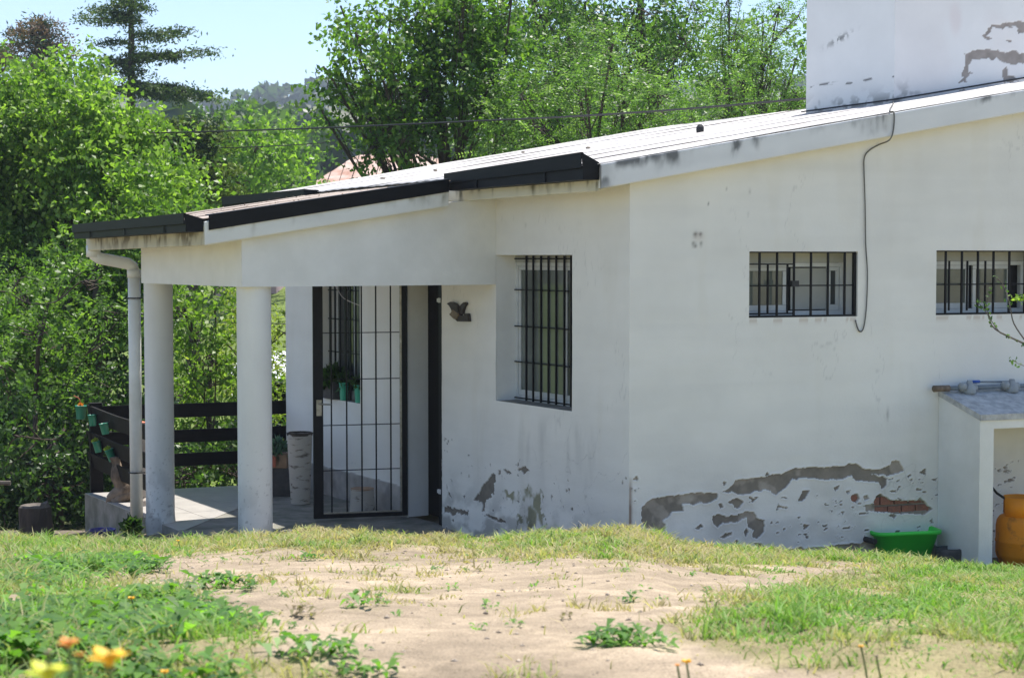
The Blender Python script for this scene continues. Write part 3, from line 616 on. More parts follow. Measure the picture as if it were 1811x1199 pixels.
f_ = fascia(FEA, .03, RA, lambda P: zroof(P)-.03, lambda P: zroof(P)-.19, .004, (.70, .67, .54), (.085, .075, .03), 1.0, seed=9, spots=[(0.52, 0.012, 0.70, 0.82), (0.15, 0.023, 0.96, 1.34), (1.68, 0.016, 0.77, 0.92), (0.38, 0.012, 0.61, 1.44), (1.82, 0.038, 0.90, 0.85), (0.68, 0.031, 0.87, 1.38), (1.94, 0.011, 0.80, 1.24), (1.11, 0.015, 0.74, 0.77), (2.06, 0.040, 0.77, 0.94), (2.00, 0.029, 0.94, 1.38), (1.12, 0.023, 0.80, 1.04), (0.35, 0.019, 0.91, 0.73), (0.10, 0.031, 0.64, 1.13), (1.04, 0.021, 1.00, 0.86), (0.91, 0.015, 0.82, 0.92), (0.78, 0.036, 0.66, 1.15), (1.99, 0.012, 0.53, 0.88), (1.68, 0.031, 0.62, 0.96), (0.39, 0.025, 0.52, 1.26), (1.97, 0.043, 0.87, 1.47), (0.04, 0.019, 0.98, 1.32), (0.90, 0.043, 0.81, 1.35), (0.65, 0.015, 0.72, 0.81), (0.84, 0.044, 0.67, 0.71), (0.10, 0.014, 0.89, 0.99), (0.64, 0.012, 0.99, 1.04), (0.46, 0.010, 0.53, 0.83), (1.49, 0.014, 0.52, 1.09), (0.55, 0.045, 0.56, 1.12), (1.70, 0.023, 0.99, 1.08), (0.53, 0.023, 0.52, 1.04), (0.55, 0.041, 0.92, 1.10), (0.07, 0.017, 0.62, 0.87), (0.51, 0.040, 0.57, 0.74)]); f_['label'] = 'cream roof edge with dark drip stains under the upper gutter'
FPR = fr(PC, B, NBM)
f_ = fascia(FPR, .0, 2.03, lambda P: zporch(P)-.02, lambda P: zporch(P)-.195, .004, (.74, .74, .69), (.20, .18, .09), .8, seed=5, spots=[(.1, .05, .6, .8), (.22, .03, .6, .7), (.38, .02, .5, 1.1), (.7, .02, .5, .8), (.9, .05, .3, .7), (1.15, .12, .35, .6), (1.5, .1, .5, .8), (1.7, .04, .7, 1), (1.85, .1, .7, 1.0), (1.98, .04, .8, 1.3)]); f_['label'] = 'white sloping porch roof edge under black flashing'
FPE = fr(PC, A, NA)
f_ = fascia(FPE, .0, 2.86, lambda P: zporch(P)-.05, lambda P: zporch(P)-.195, .004, (.62, .58, .45), (.10, .075, .045), .95, seed=15, spots=[(2.51, 0.029, 1.00, 1.12), (2.43, 0.032, 0.90, 1.40), (1.33, 0.011, 0.61, 1.50), (2.43, 0.042, 0.67, 1.33), (2.16, 0.032, 0.91, 1.22), (1.77, 0.033, 0.63, 1.54), (2.58, 0.011, 0.99, 1.57), (1.80, 0.010, 0.95, 0.90), (2.62, 0.033, 0.53, 0.93), (1.72, 0.029, 0.87, 1.54), (0.59, 0.008, 0.96, 0.81), (2.37, 0.012, 0.90, 1.43), (2.37, 0.028, 0.94, 0.96), (1.81, 0.020, 0.95, 1.42), (1.27, 0.027, 0.51, 0.83), (1.61, 0.026, 0.93, 1.29), (0.37, 0.021, 0.88, 1.22), (0.03, 0.039, 0.91, 0.87), (1.47, 0.022, 0.89, 1.05), (0.63, 0.026, 0.98, 0.88), (0.31, 0.031, 0.94, 1.21), (1.17, 0.040, 0.89, 0.85), (2.38, 0.015, 0.65, 1.47), (1.14, 0.038, 0.58, 1.50), (0.48, 0.014, 0.75, 1.07), (1.46, 0.041, 0.86, 0.80), (0.84, 0.028, 0.74, 1.37), (1.31, 0.011, 0.62, 1.48), (0.96, 0.036, 0.99, 1.30), (1.83, 0.031, 0.66, 1.53), (1.26, 0.042, 0.65, 1.49), (2.12, 0.031, 0.72, 0.91), (2.08, 0.021, 0.83, 0.91), (0.22, 0.013, 0.90, 0.94), (2.44, 0.022, 0.79, 1.08), (1.68, 0.011, 0.70, 1.55), (0.49, 0.032, 0.66, 1.04), (0.06, 0.009, 0.97, 1.46), (2.16, 0.038, 0.98, 0.93), (1.58, 0.026, 0.79, 1.55), (2.05, 0.044, 0.56, 1.32), (1.82, 0.036, 0.81, 1.47), (0.82, 0.042, 0.70, 1.28), (2.42, 0.034, 0.65, 0.98)]+[(1.9, .5, .75, 1.6), (.35, .25, .8, 1.8), (1.1, .3, .6, 1.4)]); f_['label'] = 'stained low porch roof edge under the gutter'
# black flashing along the porch slope (L profile)
def strip(F, s0, s1, zt0, zt1, zb0, zb1, o0, o1):
    return MB().hexa([F(s0, o1, zb0), F(s1, o1, zb1), F(s1, o0, zb1), F(s0, o0, zb0), F(s0, o1, zt0), F(s1, o1, zt1), F(s1, o0, zt1), F(s0, o0, zt0)])
def L_(F, s): return zporch(np.array(F(s, 0, 0)[:2]))
q = strip(FPR, .03, 2.03, L_(FPR, .03)+.025, L_(FPR, 2.03)+.022, L_(FPR, .03)-.088, L_(FPR, 2.03)-.080, .006, .014)
q.hexa([FPR(.03, .006, L_(FPR, .03)+.017), FPR(2.03, .006, L_(FPR, 2.03)+.014), FPR(2.03, -.06, L_(FPR, 2.03)+.016), FPR(.03, -.06, L_(FPR, .03)+.019), FPR(.03, .006, L_(FPR, .03)+.025), FPR(2.03, .006, L_(FPR, 2.03)+.022), FPR(2.03, -.06, L_(FPR, 2.03)+.024), FPR(.03, -.06, L_(FPR, .03)+.027)])
q.build('flashing', M['gutter'], house)
def gutter(F, s0, s1, zi, zlip0, zlip1, zb0, zb1, wd, label):
    """open box gutter: outer face (two folds), bottom, inner face and end plates"""
    m = MB(); t = .006
    def seg(oa, ob, za0, za1, zc0, zc1): m.hexa([F(s0, ob, za0), F(s1, ob, za1), F(s1, oa, za1), F(s0, oa, za0), F(s0, ob, zc0), F(s1, ob, zc1), F(s1, oa, zc1), F(s0, oa, zc0)])
    m1 = .45
    zm0 = zb0+(zlip0-zb0)*m1; zm1 = zb1+(zlip1-zb1)*m1
    seg(wd-.018, wd-.018+t, zb0, zb1, zm0, zm1)              # lower outer fold
    seg(wd, wd+t, zm0, zm1, zlip0, zlip1)                    # upper outer fold
    seg(wd-.018, wd+t, zm0-.004, zm1-.004, zm0-.0005, zm1-.0005)
    seg(.012, wd-.019, zb0, zb1, zb0+t, zb1+t)
    seg(.006, .012, zb0, zb1, zi, zi)
    seg(wd-.014, wd-.0005, zlip0-.006, zlip1-.006, zlip0, zlip1)
    G = m.build('gutter', M['gutter'], house); G['label'] = label
    for (s, zb_, zl) in ((s0-.004, zb0, zlip0), (s1, zb1, zlip1)):
        k = MB(); pts = [(.006, zb_), (wd-.018, zb_), (wd+t, zl), (.006, zi)]
        v = [F(s, o_, z_) for o_, z_ in pts]+[F(s+.004, o_, z_) for o_, z_ in pts]
        k.add(v, [(0, 1, 2, 3), (7, 6, 5, 4), (0, 4, 5, 1), (1, 5, 6, 2), (2, 6, 7, 3), (3, 7, 4, 0)]); k.build('end_plate', M['gutter'], G)
    n = max(2, int((s1-s0)/.8))
    for i in range(n):
        s = s0+(i+.5)*(s1-s0)/n; f = (s-s0)/(s1-s0); zbm = zb0+(zb1-zb0)*f; zlm = zlip0+(zlip1-zlip0)*f
        MB().box(F, s-.010, s+.010, wd-.012+t, wd-.008+t, zbm-.001, zbm+(zlm-zbm)*.42).build('bracket', M['gutter'], G)
    return G
gutter(FEA, .012, 2.0, 2.985, 3.052, 2.985, 2.862, 2.85, .15, 'black gutter box on the upper eave above the porch end')
gutter(FEA, 4.72, 6.80, 2.95, 2.955, 2.945, 2.83, 2.80, .15, 'far black gutter box behind the porch roof')
gutter(FPE, .012, 2.76, 2.600, 2.640, 2.600, 2.505, 2.478, .15, 'black gutter box along the low porch eave')
# downpipe
pp = lambda x, y, D: dpt(x, y, D)
m = MB(); D = 14.93
cb = np.array([-3.335, 14.98]); m.tube([(cb[0], cb[1], -.02), (cb[0], cb[1], 1.2), (cb[0], cb[1], 2.20)], .055, 20)
dp = m.build('downpipe', M['pvc'], house, True); dp['label'] = 'cream plastic downpipe beside the left column'
P0 = pp(165, 432, 14.85); P1 = pp(165, 458, 14.87)
path = [(P0[0], P0[1], 2.50), (P0[0], P0[1], 2.375), (P0[0]+.012, P0[1], 2.335), (P0[0]+.045, P0[1]+.01, 2.312), (P0[0]+.09, P0[1]+.02, 2.302), (cb[0]-.10, cb[1]-.02, 2.272), (cb[0]-.05, cb[1]-.01, 2.262), (cb[0]-.015, cb[1], 2.235), (cb[0], cb[1], 2.19)]
MB().tube(path, .052, 18).build('elbow', M['pvc'], dp, True)
MB().tube([(cb[0], cb[1], 2.21), (cb[0], cb[1], 2.14)], .061, 20).build('pipe_socket', M['pvc'], dp, True)
MB().tube([(P0[0], P0[1], 2.42), (P0[0], P0[1], 2.32)], .062, 18).build('pipe_socket', M['pvc'], dp, True)
for z in (1.96, .415):
    m = MB(); m.tube([(cb[0]+.062*math.cos(t), cb[1]+.062*math.sin(t), z) for t in np.linspace(0, 2*math.pi, 17)], .006, 6); m.tube([(cb[0]+.06, cb[1], z), (cb[0]+.17, cb[1]-.04, z)], .006, 6); m.build('strap', M['rubber'], dp)
# bare bricks inside the broken plaster
bz = BRICK_P[0]; s0 = min(p[0] for p in bz); z0 = min(p[1] for p in bz)
bm = MB().box(FB, 0, .105, -.10, -.014, 0, .062)
for r_ in range(2):
    for i in range(5):
        s = s0-.12+i*.128+(.06 if r_ else 0); z = z0-.012+r_*.076
        if s > 2.55: continue
        MB().box(FB, s, s+.115, -.08, -.015-.004*random.random(), z, z+.060).build('brick', M['brick'], house)
s = BRICK_P[1][0][0]; MB().box(FB, s-.01, s+.09, -.08, -.016, BRICK_P[1][0][1]-.05, BRICK_P[1][0][1]+.03).build('brick', M['brick'], house)
# tank tower on the roof
C0 = np.array([3.37, 15.05]); FTB = fr(C0, BP, NB); FTA = fr(C0, A, NA)
c1 = lambda pts: px_on(C0, BP, pts, 3.747, (1400, 0))
TW = [c1(p) for p in [[(1258, 240), (1290, 215), (1310, 180), (1345, 165), (1400, 158), (1460, 150), (1545, 142), (1640, 150), (1640, 190), (1540, 215), (1500, 235), (1505, 190), (1490, 170), (1460, 180), (1470, 195), (1420, 180), (1400, 200), (1370, 185), (1352, 190), (1340, 178), (1315, 215), (1290, 240), (1335, 262), (1300, 268)],
      [(1148, 362), (1200, 340), (1280, 326), (1360, 330), (1385, 350), (1440, 345), (1470, 335), (1545, 362), (1650, 360), (1650, 430), (1540, 428), (1500, 420), (1440, 430), (1400, 415), (1362, 380), (1330, 400), (1280, 385), (1240, 400), (1200, 400), (1172, 440), (1170, 480), (1215, 490), (1150, 520), (1160, 550), (1100, 545), (1140, 520), (1120, 505), (1135, 460), (1152, 430)],
      [(1398, 465), (1420, 448), (1435, 465), (1430, 500), (1470, 505), (1505, 535), (1450, 550), (1420, 540), (1410, 560), (1395, 515)], [(1100, 602), (1150, 600), (1165, 608), (1110, 615)], [(1420, 268), (1460, 265), (1460, 278), (1425, 276)]]]
def col_TB(S, Z_):
    c = np.array([.76, .765, .77])*(.93+.11*fbm(S*1.4, Z_*1.4, 5))[..., None]
    pk = sstep(.5, .62, fbm(S*1.1+4, Z_*1.6+9, 3))*.35; c = c*(1-pk[..., None])+pk[..., None]*np.array([.73, .70, .70])
    d = damage(S, Z_, TW, .022); c = np.where(d[..., None], np.array([.30, .27, .25])*(.75+.5*fbm(S*20, Z_*20, 3))[..., None], c)
    P = vpt(1690, 33, C0, BP); s0 = (P[:2]-C0)@BP; k = np.exp(-(((S-s0)/.065)**2+((Z_-P[2]+.0)/.15)**2)**2)*.22; c = c*(1-k[..., None])+k[..., None]*np.array([.6, .42, .42])
    lo = np.exp(-((Z_-3.7-.16*S)/.12)**2)*sstep(.5, .65, fbm(S*9, Z_*9, 4))*sstep(.5, 0, S)*.7; c = c*(1-.8*lo[..., None])
    return c, -.004*d+.008*(fbm(S*2, Z_*2, 3)-.5)
def col_TA(S, Z_):
    c = np.array([.76, .77, .78])*(.93+.11*fbm(S*1.4+9, Z_*1.4, 5))[..., None]
    lo = np.exp(-((Z_-3.68)/.10)**2)*sstep(.48, .62, fbm(S*10+3, Z_*12, 4))*.55; c = c*(1-lo[..., None])
    P = vpt(1500, 146, C0, A); l = np.exp(-((Z_-P[2]-.012*np.sin(S*9))/.009)**2)*(fbm(S*12, Z_*30, 3)+.18*fbm(S*2.3+5, Z_*0, 2) > .60); c = c*(1-.9*l[..., None])
    P = vpt(1484, 70, C0, A); sA0 = (P[:2]-C0)@A; l = (np.exp(-(((S-sA0)/.16)**2+((Z_-P[2]+.25*(S-sA0))/.03)**2))*(fbm(S*22, Z_*22, 3) > .55)); c = c*(1-.7*l[..., None])
    return c, .006*(fbm(S*2, Z_*2, 3)-.5)
tower = MB().poly([C0+B*.02-NBM*.02+A*.02, C0+BP*3-NB*.02, C0+BP*3+A*1.17, C0+A*1.17+B*.02], 3.3, 4.76).build('tank_tower', M['white'], house)
tower['label'] = 'white block of wall rising from the roof, plaster peeling at the right'
def wall_on(parent, F, sl, zl, colfn):
    S, Z_ = np.meshgrid(sl, zl); c, off = colfn(S, Z_); o0 = np.array(F(0, 0, 0)); ds = np.array(F(1, 0, 0))-o0; dn = np.array(F(0, 1, 0))-o0
    V = o0+S[..., None]*ds+off[..., None]*dn; V[..., 2] = Z_; ny, nx = S.shape; I = np.arange(ny*nx).reshape(ny, nx)
    Q = np.stack([I[:-1, :-1], I[:-1, 1:], I[1:, 1:], I[1:, :-1]], -1).reshape(-1, 4)
    if np.cross(ds, [0, 0, 1])@dn < 0: Q = Q[:, ::-1]
    return npmesh('plaster_face', V.reshape(-1, 3), Q, M['plaster'], c.reshape(-1, 3), parent)
wall_on(tower, FTB, np.arange(0, 3.001, .012), np.arange(3.5, 4.77, .010), col_TB)
wall_on(tower, FTA, np.arange(0, 1.175, .010), np.arange(3.5, 4.77, .010), col_TA)
zb0 = lambda P: zroof(P)
m = MB(); m.tube([(*(C0+NA*.03+A*1.2), zroof(C0+A*1.2)+.02), (*(C0+NA*.02-A*.0+NB*.02), zroof(C0)+.03), (*(C0+NB*.03+BP*2.8), zroof(C0+BP*2.8)+.02)], .007, 6); m.build('tar_seam', M['void'], tower)

# ------------------------------------------------------------------ porch floor with its tiles
fl_c = np.array([-4.208, 16.617])
t_front = (fl_c-EC)@A
cA = fl_c-A*((fl_c-(EC+NBM*.25))@A)         # front left corner
back = fl_c+BP*2.2
inside = K+A*5.9+NA*.01; front_r = K+A*.9+NA*.01
pf = MB().poly([cA, EC+NBM*.25+B*2.3, inside, back, fl_c], -.6, -.0045).build('porch_floor', M['plinth'])
tag(pf, 'raised concrete porch floor laid with large pale tiles', kind='structure')
ts = .45; poly_f = [tuple(cA), tuple(EC+NBM*.25+B*2.15), tuple(K+A*1.75+NA*.0), tuple(inside), tuple(back), tuple(fl_c)]
tile_me = None
def clip(poly, clipper):
    out = poly
    for i in range(len(clipper)):
        a = np.array(clipper[i]); b = np.array(clipper[(i+1) % len(clipper)]); inp = out; out = []
        n = np.array([-(b-a)[1], (b-a)[0]])
        for j in range(len(inp)):
            p, q = np.array(inp[j]), np.array(inp[(j+1) % len(inp)]); dp_, dq = n@(p-a), n@(q-a)
            if dp_ >= 0: out.append(p)
            if (dp_ >= 0) != (dq >= 0): out.append(p+(q-p)*dp_/(dp_-dq))
        if not out: return []
    return out
hull = [cA, EC+NBM*.25+B*2.35, inside, back, fl_c]
for i in range(-1, 9):
    for j in range(-1, 13):
        o = cA+B*(i*ts)+A*(j*ts-.1); g_ = .0022
        sq = [o+B*g_+A*g_, o+B*(ts-g_)+A*g_, o+B*(ts-g_)+A*(ts-g_), o+B*g_+A*(ts-g_)]
        sq = clip(sq, hull)
        if len(sq) < 3: continue
        ar = abs(sum(sq[k][0]*sq[(k+1) % len(sq)][1]-sq[(k+1) % len(sq)][0]*sq[k][1] for k in range(len(sq))))/2
        if ar < .004: continue
        MB().poly(sq, -.0044, 0.0+.0012*random.random()).build('floor_tile', M['tile'], pf)

# ------------------------------------------------------------------ niche with the gas cylinder
nS = 2.654; dN = .52
niche = empty('gas_niche', FB(nS, 0, 0), 'white rendered masonry niche with sloping grey top against the house wall', 'niche')
m = MB(); zt0 = 1.245; zt1 = 1.10
def nwall(m, sa, sb): m.hexa([FB(sa, dN, -.1), FB(sb, dN, -.1), FB(sb, .003, -.1), FB(sa, .003, -.1), FB(sa, dN, zt1), FB(sb, dN, zt1), FB(sb, .003, zt0), FB(sa, .003, zt0)])
ns = np.arange(0, .5201, .012)
nwall(m, nS, nS+.125); m.build('side_wall', M['white'], niche)
m = MB(); nwall(m, nS+1.15, nS+1.27); m.build('side_wall', M['white'], niche)
m = MB(); m.hexa([FB(nS-.006, dN+.012, zt1), FB(nS+1.276, dN+.012, zt1), FB(nS+1.276, .004, zt0), FB(nS-.006, .004, zt0), FB(nS-.006, dN+.012, zt1+.045), FB(nS+1.276, dN+.012, zt1+.045), FB(nS+1.276, .004, zt0+.045), FB(nS-.006, .004, zt0+.045)]); m.build('top_slab', M['concrete'], niche)
m = MB(); m.hexa([FB(nS+.126, dN-.001, 1.035), FB(nS+1.149, dN-.001, 1.035), FB(nS+1.149, .004, 1.17), FB(nS+.126, .004, 1.17), FB(nS+.126, dN-.001, zt1-.002), FB(nS+1.149, dN-.001, zt1-.002), FB(nS+1.149, .004, zt0-.002), FB(nS+.126, .004, zt0-.002)]); m.build('lintel', M['white'], niche)
cyl = empty('gas_cylinder', (3.885, 12.86, 0), 'scuffed orange gas cylinder standing inside the white niche', 'gas cylinder')
co = (3.885, 12.86, 0)
MB().lathe(co, [(.15, -.02), (.165, .0), (.165, .02), (.18, .04), (.188, .07), (.188, .15), (.192, .157), (.192, .17), (.188, .177), (.188, .27), (.18, .32), (.16, .35), (.11, .368), (.03, .372)], 40).build('body', [M['orange_dirty']], cyl, True)
m = MB(); n = 30; vs_ = []; fs = []
for k_ in range(n+1):
    th = -2.9+k_*5.8/n*.93
    for (r_, z_) in ((.135, .345), (.142, .345), (.142, .50), (.135, .50)): vs_.append((co[0]+r_*math.cos(th), co[1]+r_*math.sin(th), z_))
for k_ in range(n):
    for q_ in range(4): fs.append((k_*4+q_, (k_+1)*4+q_, (k_+1)*4+(q_+1) % 4, k_*4+(q_+1) % 4))
m.add(vs_, fs); m.build('collar', M['orange'], cyl, True)
MB().tube([(co[0], co[1], .36), (co[0], co[1], .45)], .022, 12).build('valve', M['brass'], cyl)
hs = MB(); P1 = np.array(FB(nS+.42, .03, .80)); P2 = np.array(co)+[0, 0, .45]
pth = [P1, P1+[-.0, -.05, -.06], P1+[-.03, -.10, -.20], (P1+P2)/2+[-.06, -.05, -.12], P2+[-.06, 0, -.01], P2]
hs.tube(pth, .010, 8); hose = hs.build('gas_hose', M['rubber'], None, True); tag(hose, 'thin black rubber hose hanging from the brass tap to the orange cylinder', 'hose')
m = MB(); m.box(FB, nS+.34, nS+.46, .012, .05, .86, .90); m.tube([FB(nS+.42, .03, .90), FB(nS+.42, .03, .80)], .013, 8); rg = m.build('gas_tap', M['brass']); tag(rg, 'small brass gas tap on the back wall of the niche', 'tap')
# pvc pipe with valves on the niche top
pipe = empty('water_pipe', FB(nS-.05, .07, 1.33), 'grey plastic water pipe lying across the top of the niche', 'pipe')
MB().tube([FB(nS+.03, .075, 1.31), FB(nS+1.6, .075, 1.31)], .017, 12).build('pipe', M['greypipe'], pipe, True)
MB().tube([FB(nS-.10, .075, 1.31), FB(nS+.04, .075, 1.31)], .025, 12).build('pipe_end', M['drift'], pipe, True)
for s in (nS+.22, nS+.62):
    m = MB(); m.lathe(FB(s, .09, 1.262), [(.045, 0), (.052, .015), (.050, .04), (.040, .06), (.030, .075), (.024, .09), (.020, .105)], 16); m.lathe(FB(s-.07, .10, 1.30), [(.03, 0), (.034, .03), (.026, .05)], 12)
    m.tube([FB(s-.08, .075, 1.31), FB(s+.07, .075, 1.31)], .030, 12); m.build('valve', M['valve'], pipe, True)
MB().tube([FB(nS+.27, .06, 1.352), FB(nS+.34, .05, 1.352)], .012, 8).build('tap_handle', M['blue'], pipe, True)
MB().tube([FB(nS+.34, .05, 1.350), FB(nS+.62, .05, 1.345)], .006, 8).build('thin_pipe', M['greypipe'], pipe)
MB().tube([FB(nS+.85, .075, 1.31), FB(nS+1.0, .075, 1.31)], .026, 12).tube([FB(nS+.93, .075, 1.30), FB(nS+.97, .12, 1.25)], .02, 8).build('coupling', M['greypipe'], pipe)

# green tub, dark pot, stub
def shell(name, o, w0, d0, w1, d1, h, rot, mt, lip=.02, label='', cat='', nose=True, th=.005):
    n = 48; vs_ = []; fs = []
    def ring(wx, dy, z, e=2.8):
        for j in range(n):
            t = 2*math.pi*j/n; c, s = math.cos(t), math.sin(t)
            x = wx*np.sign(c)*abs(c)**(2/e); y = dy*np.sign(s)*abs(s)**(2/e)
            zz = z+(.0 if z < h*.8 else -.010*math.cos(2*t)+.010*s)
            vs_.append((o[0]+x*math.cos(rot)-y*math.sin(rot), o[1]+x*math.sin(rot)+y*math.cos(rot), o[2]+zz))
    ring(w0-.03, d0-.03, 0); ring(w0, d0, .012); ring(w1, d1, h-.03); ring(w1+lip, d1+lip, h-.032); ring(w1+lip+.003, d1+lip+.003, h-.004); ring(w1+lip-.006, d1+lip-.006, h); ring(w1-th, d1-th, h-.006); ring(w0-th, d0-th, .018)
    for i in range(7):
        for j in range(n): fs.append((i*n+j, i*n+(j+1) % n, (i+1)*n+(j+1) % n, (i+1)*n+j))
    fs.append(tuple(range(n-1, -1, -1))); fs.append(tuple(7*n+j for j in range(n)))
    m = MB(); m.add(vs_, fs); ob = m.build(name, mt, None, True); tag(ob, label, cat); return ob
P = FB(1.0, 0, 0); th = math.atan2(BP[1], BP[0])
PT = zpt(1600, 985, .02)
shell('laundry_tub', (PT[0], PT[1]+.03, .0), .205, .11, .262, .155, .242, th-.12, M['greentub'], .022, 'bright green oval plastic tub on the grass against the flaked wall', 'tub')
PT = zpt(1681, 992, 0); dpot = MB().lathe((PT[0], PT[1]+.03, -.03), [(.085, 0), (.10, .02), (.108, .10), (.104, .125), (.085, .13), (.08, .05)], 28).build('dark_pot', M['planter'], None, True); tag(dpot, 'squat dark grey pot on the ground between green tub and white niche', 'pot')
P = vpt(1530, 953, K, BP); st = MB().tube([P-[0, 0, 0], P+np.array([*(NB*.10), 0])+[.02, 0, -.005]], .022, 10).build('drain_stub', M['rubber'], None); tag(st, 'short black pipe stub sticking out of the wall beside the green tub', 'pipe')
PB = zpt(181, 948, -.02); bs = MB().lathe((PB[0], PB[1], PB[2]-.02), [(.07, 0), (.085, .01), (.108, .07), (.113, .075), (.113, .08), (.104, .078), (.08, .02)], 30).build('basin', M['purple'], None, True); tag(bs, 'small purple plastic basin on the dirt below the porch corner', 'basin')
# bird ornament on wall A
mk = lambda pts: px_on(K, A, pts, 17.125, (780, 515))
brd = empty('bird_ornament', FA(2.45, 0, 1.9), 'small dark carved bird with raised wings hung on the wall beside the door', 'ornament')
def wallshape(pts, o0, o1, name, mt, par):
    q = mk(pts); m = MB(); n = len(q)
    v = [FA(s, o1, z) for s, z in q]+[FA(s, o0, z) for s, z in q]
    m.add(v, [tuple(range(n)), tuple(range(2*n-1, n-1, -1))]+[(i, i+n, (i+1) % n+n, (i+1) % n) for i in range(n)]); return m.build(name, mt, par)
wallshape([(380, 710), (440, 640), (620, 650), (700, 740), (760, 740), (860, 670), (900, 680), (930, 920), (600, 915), (540, 860), (460, 790)], .004, .035, 'body', M['bird'], brd)
wallshape([(310, 370), (420, 320), (520, 360), (580, 430), (625, 480), (650, 640), (470, 640), (440, 540), (380, 440)], .010, .045, 'wing', M['bird'], brd)
wallshape([(630, 490), (690, 400), (760, 340), (820, 330), (845, 380), (790, 470), (745, 600), (735, 700), (640, 680)], .006, .028, 'wing', M['bird'], brd)
wallshape([(400, 700), (450, 650), (500, 560), (560, 600), (650, 670), (660, 740), (600, 850), (540, 840), (470, 770)], .036, .050, 'breast', M['birdpale'], brd)
# cable down the wall
cp = [(1581, 181, .0), (1581, 200, 0), (1580, 230, 0), (1573, 248, 0), (1555, 256, 0), (1538, 266, 0), (1529, 278, 0), (1528, 300, 0), (1530, 360, 0), (1531, 430, 0), (1534, 480, 0), (1533, 530, 0), (1530, 565, 0), (1526, 583, 0), (1520, 586, 0), (1515, 575, 0), (1513, 566, 0)]
FEo = FE+NB*.04
pts = []
for i, (x, y, _) in enumerate(cp):
    pts.append(vpt(x, y, C0+NB*.03, BP)+np.array([0, 0, 0]) if i == 0 else (vpt(x, y, FEo, BP) if i < 4 else vpt(x, y, K+NB*.012, BP)))
pts.insert(1, np.array([*(pts[1][:2]-NB*.06), pts[1][2]+.02]))
def smooth_path(P, n=6):
    P = [np.array(p) for p in P]; o = []
    for i in range(len(P)-1):
        a, b, c, d = P[max(i-1, 0)], P[i], P[i+1], P[min(i+2, len(P)-1)]
        for k in range(n):
            t = k/n; o.append(.5*((2*b)+(-a+c)*t+(2*a-5*b+4*c-d)*t*t+(-a+3*b-3*c+d)*t**3))
    return o+[P[-1]]
cb_ = MB().tube(smooth_path(pts, 4), .0055, 6).build('wall_cable', M['wallcable'], None, True); tag(cb_, 'thin grey cable hanging down the long wall beside the barred window', 'cable')
# overhead wires
def wire(pts, r, label, name='overhead_wire'):
    o = MB().tube(smooth_path([dpt(*p) for p in pts], 10), r, 6).build(name, M['wire']); tag(o, label, 'wire'); return o
wire([(-200, 246, 27), (0, 243, 25.5), (300, 235, 23.5), (560, 227, 21.5), (850, 214, 19.5), (1000, 207, 18.5), (1200, 194, 17.5), (1435, 174, 16.4)], .011, 'thick black overhead cable running from the trees to the white tower')
wire([(150, 268, 34), (400, 262, 32), (560, 254, 31), (700, 240, 30), (860, 222, 29)], .010, 'thinner black overhead wire passing lower, between the hill and the broadleaf tree')
wire([(250, 305, 20.5), (300, 568, 20.5), (360, 570, 20.6), (420, 571, 20.8), (520, 573, 21)][1:], .006, 'fine dark wire crossing the greenery between the two white columns')
# roof oddments
for (x, y, r, nm, lb, ct, mt) in [(1238, 232, .035, 'roof_vent', 'small black vent cap standing on the white roof', 'vent', 'void')]:
    r3 = ray(x, y); n_ = np.array([-.18*B[0], -.18*B[1], 1.]); P0 = np.array([FE[0], FE[1], 2.974]); P = CC+r3*(n_@(P0-CC))/(n_@r3)
    tag(MB().lathe((P[0], P[1], P[2]-.02), [(r*.9, 0), (r, .03), (r*.95, .055), (r*.6, .075), (r*.3, .08)], 14, wob=.05).build(nm, M[mt]), lb, ct)
for (x, y, r, lb) in [(1040, 262, .022, 'flat stone lying on the white roof left of the black vent'), (925, 270, .018, 'small reddish pebble on the white roof nearer the trees'), (677, 316, .026, 'rounded pale stone at the far edge of the white roof'), (770, 302, .02, 'pinkish pebble on the white roof above the upper gutter')]:
    r3 = ray(x, y); n_ = np.array([-.18*B[0], -.18*B[1], 1.]); P0 = np.array([FE[0], FE[1], 2.98]); P = CC+r3*(n_@(P0-CC))/(n_@r3)
    o = MB().lathe((P[0], P[1], P[2]-.006), [(r*.7, 0), (r, .006), (r*.9, .014), (r*.4, .019)], 9, wob=.1).build('pebble', M['stone']); tag(o, lb, 'stone', 'stones on the roof')
# dry leaves on the porch roof
V = []; Fq = []
for i in range(260):
    u_, v_ = random.uniform(.05, 2.0), random.uniform(.05, 2.7); P = PC+B*u_+A*v_; z = zporch(P)+.018; s = random.uniform(.006, .018); t = random.random()*6.3; k_ = len(V)
    d1 = np.array([math.cos(t), math.sin(t), .2])*s; d2 = np.array([-math.sin(t), math.cos(t), .1])*s*.5; c = np.array([*P, z]); V += [c-d1, c-d2, c+d1, c+d2]; Fq.append((k_, k_+1, k_+2, k_+3))
tag(npmesh('leaf_litter', np.array(V), np.array(Fq), M['drift']), 'scattered dry leaves on the porch roof', kind='stuff')

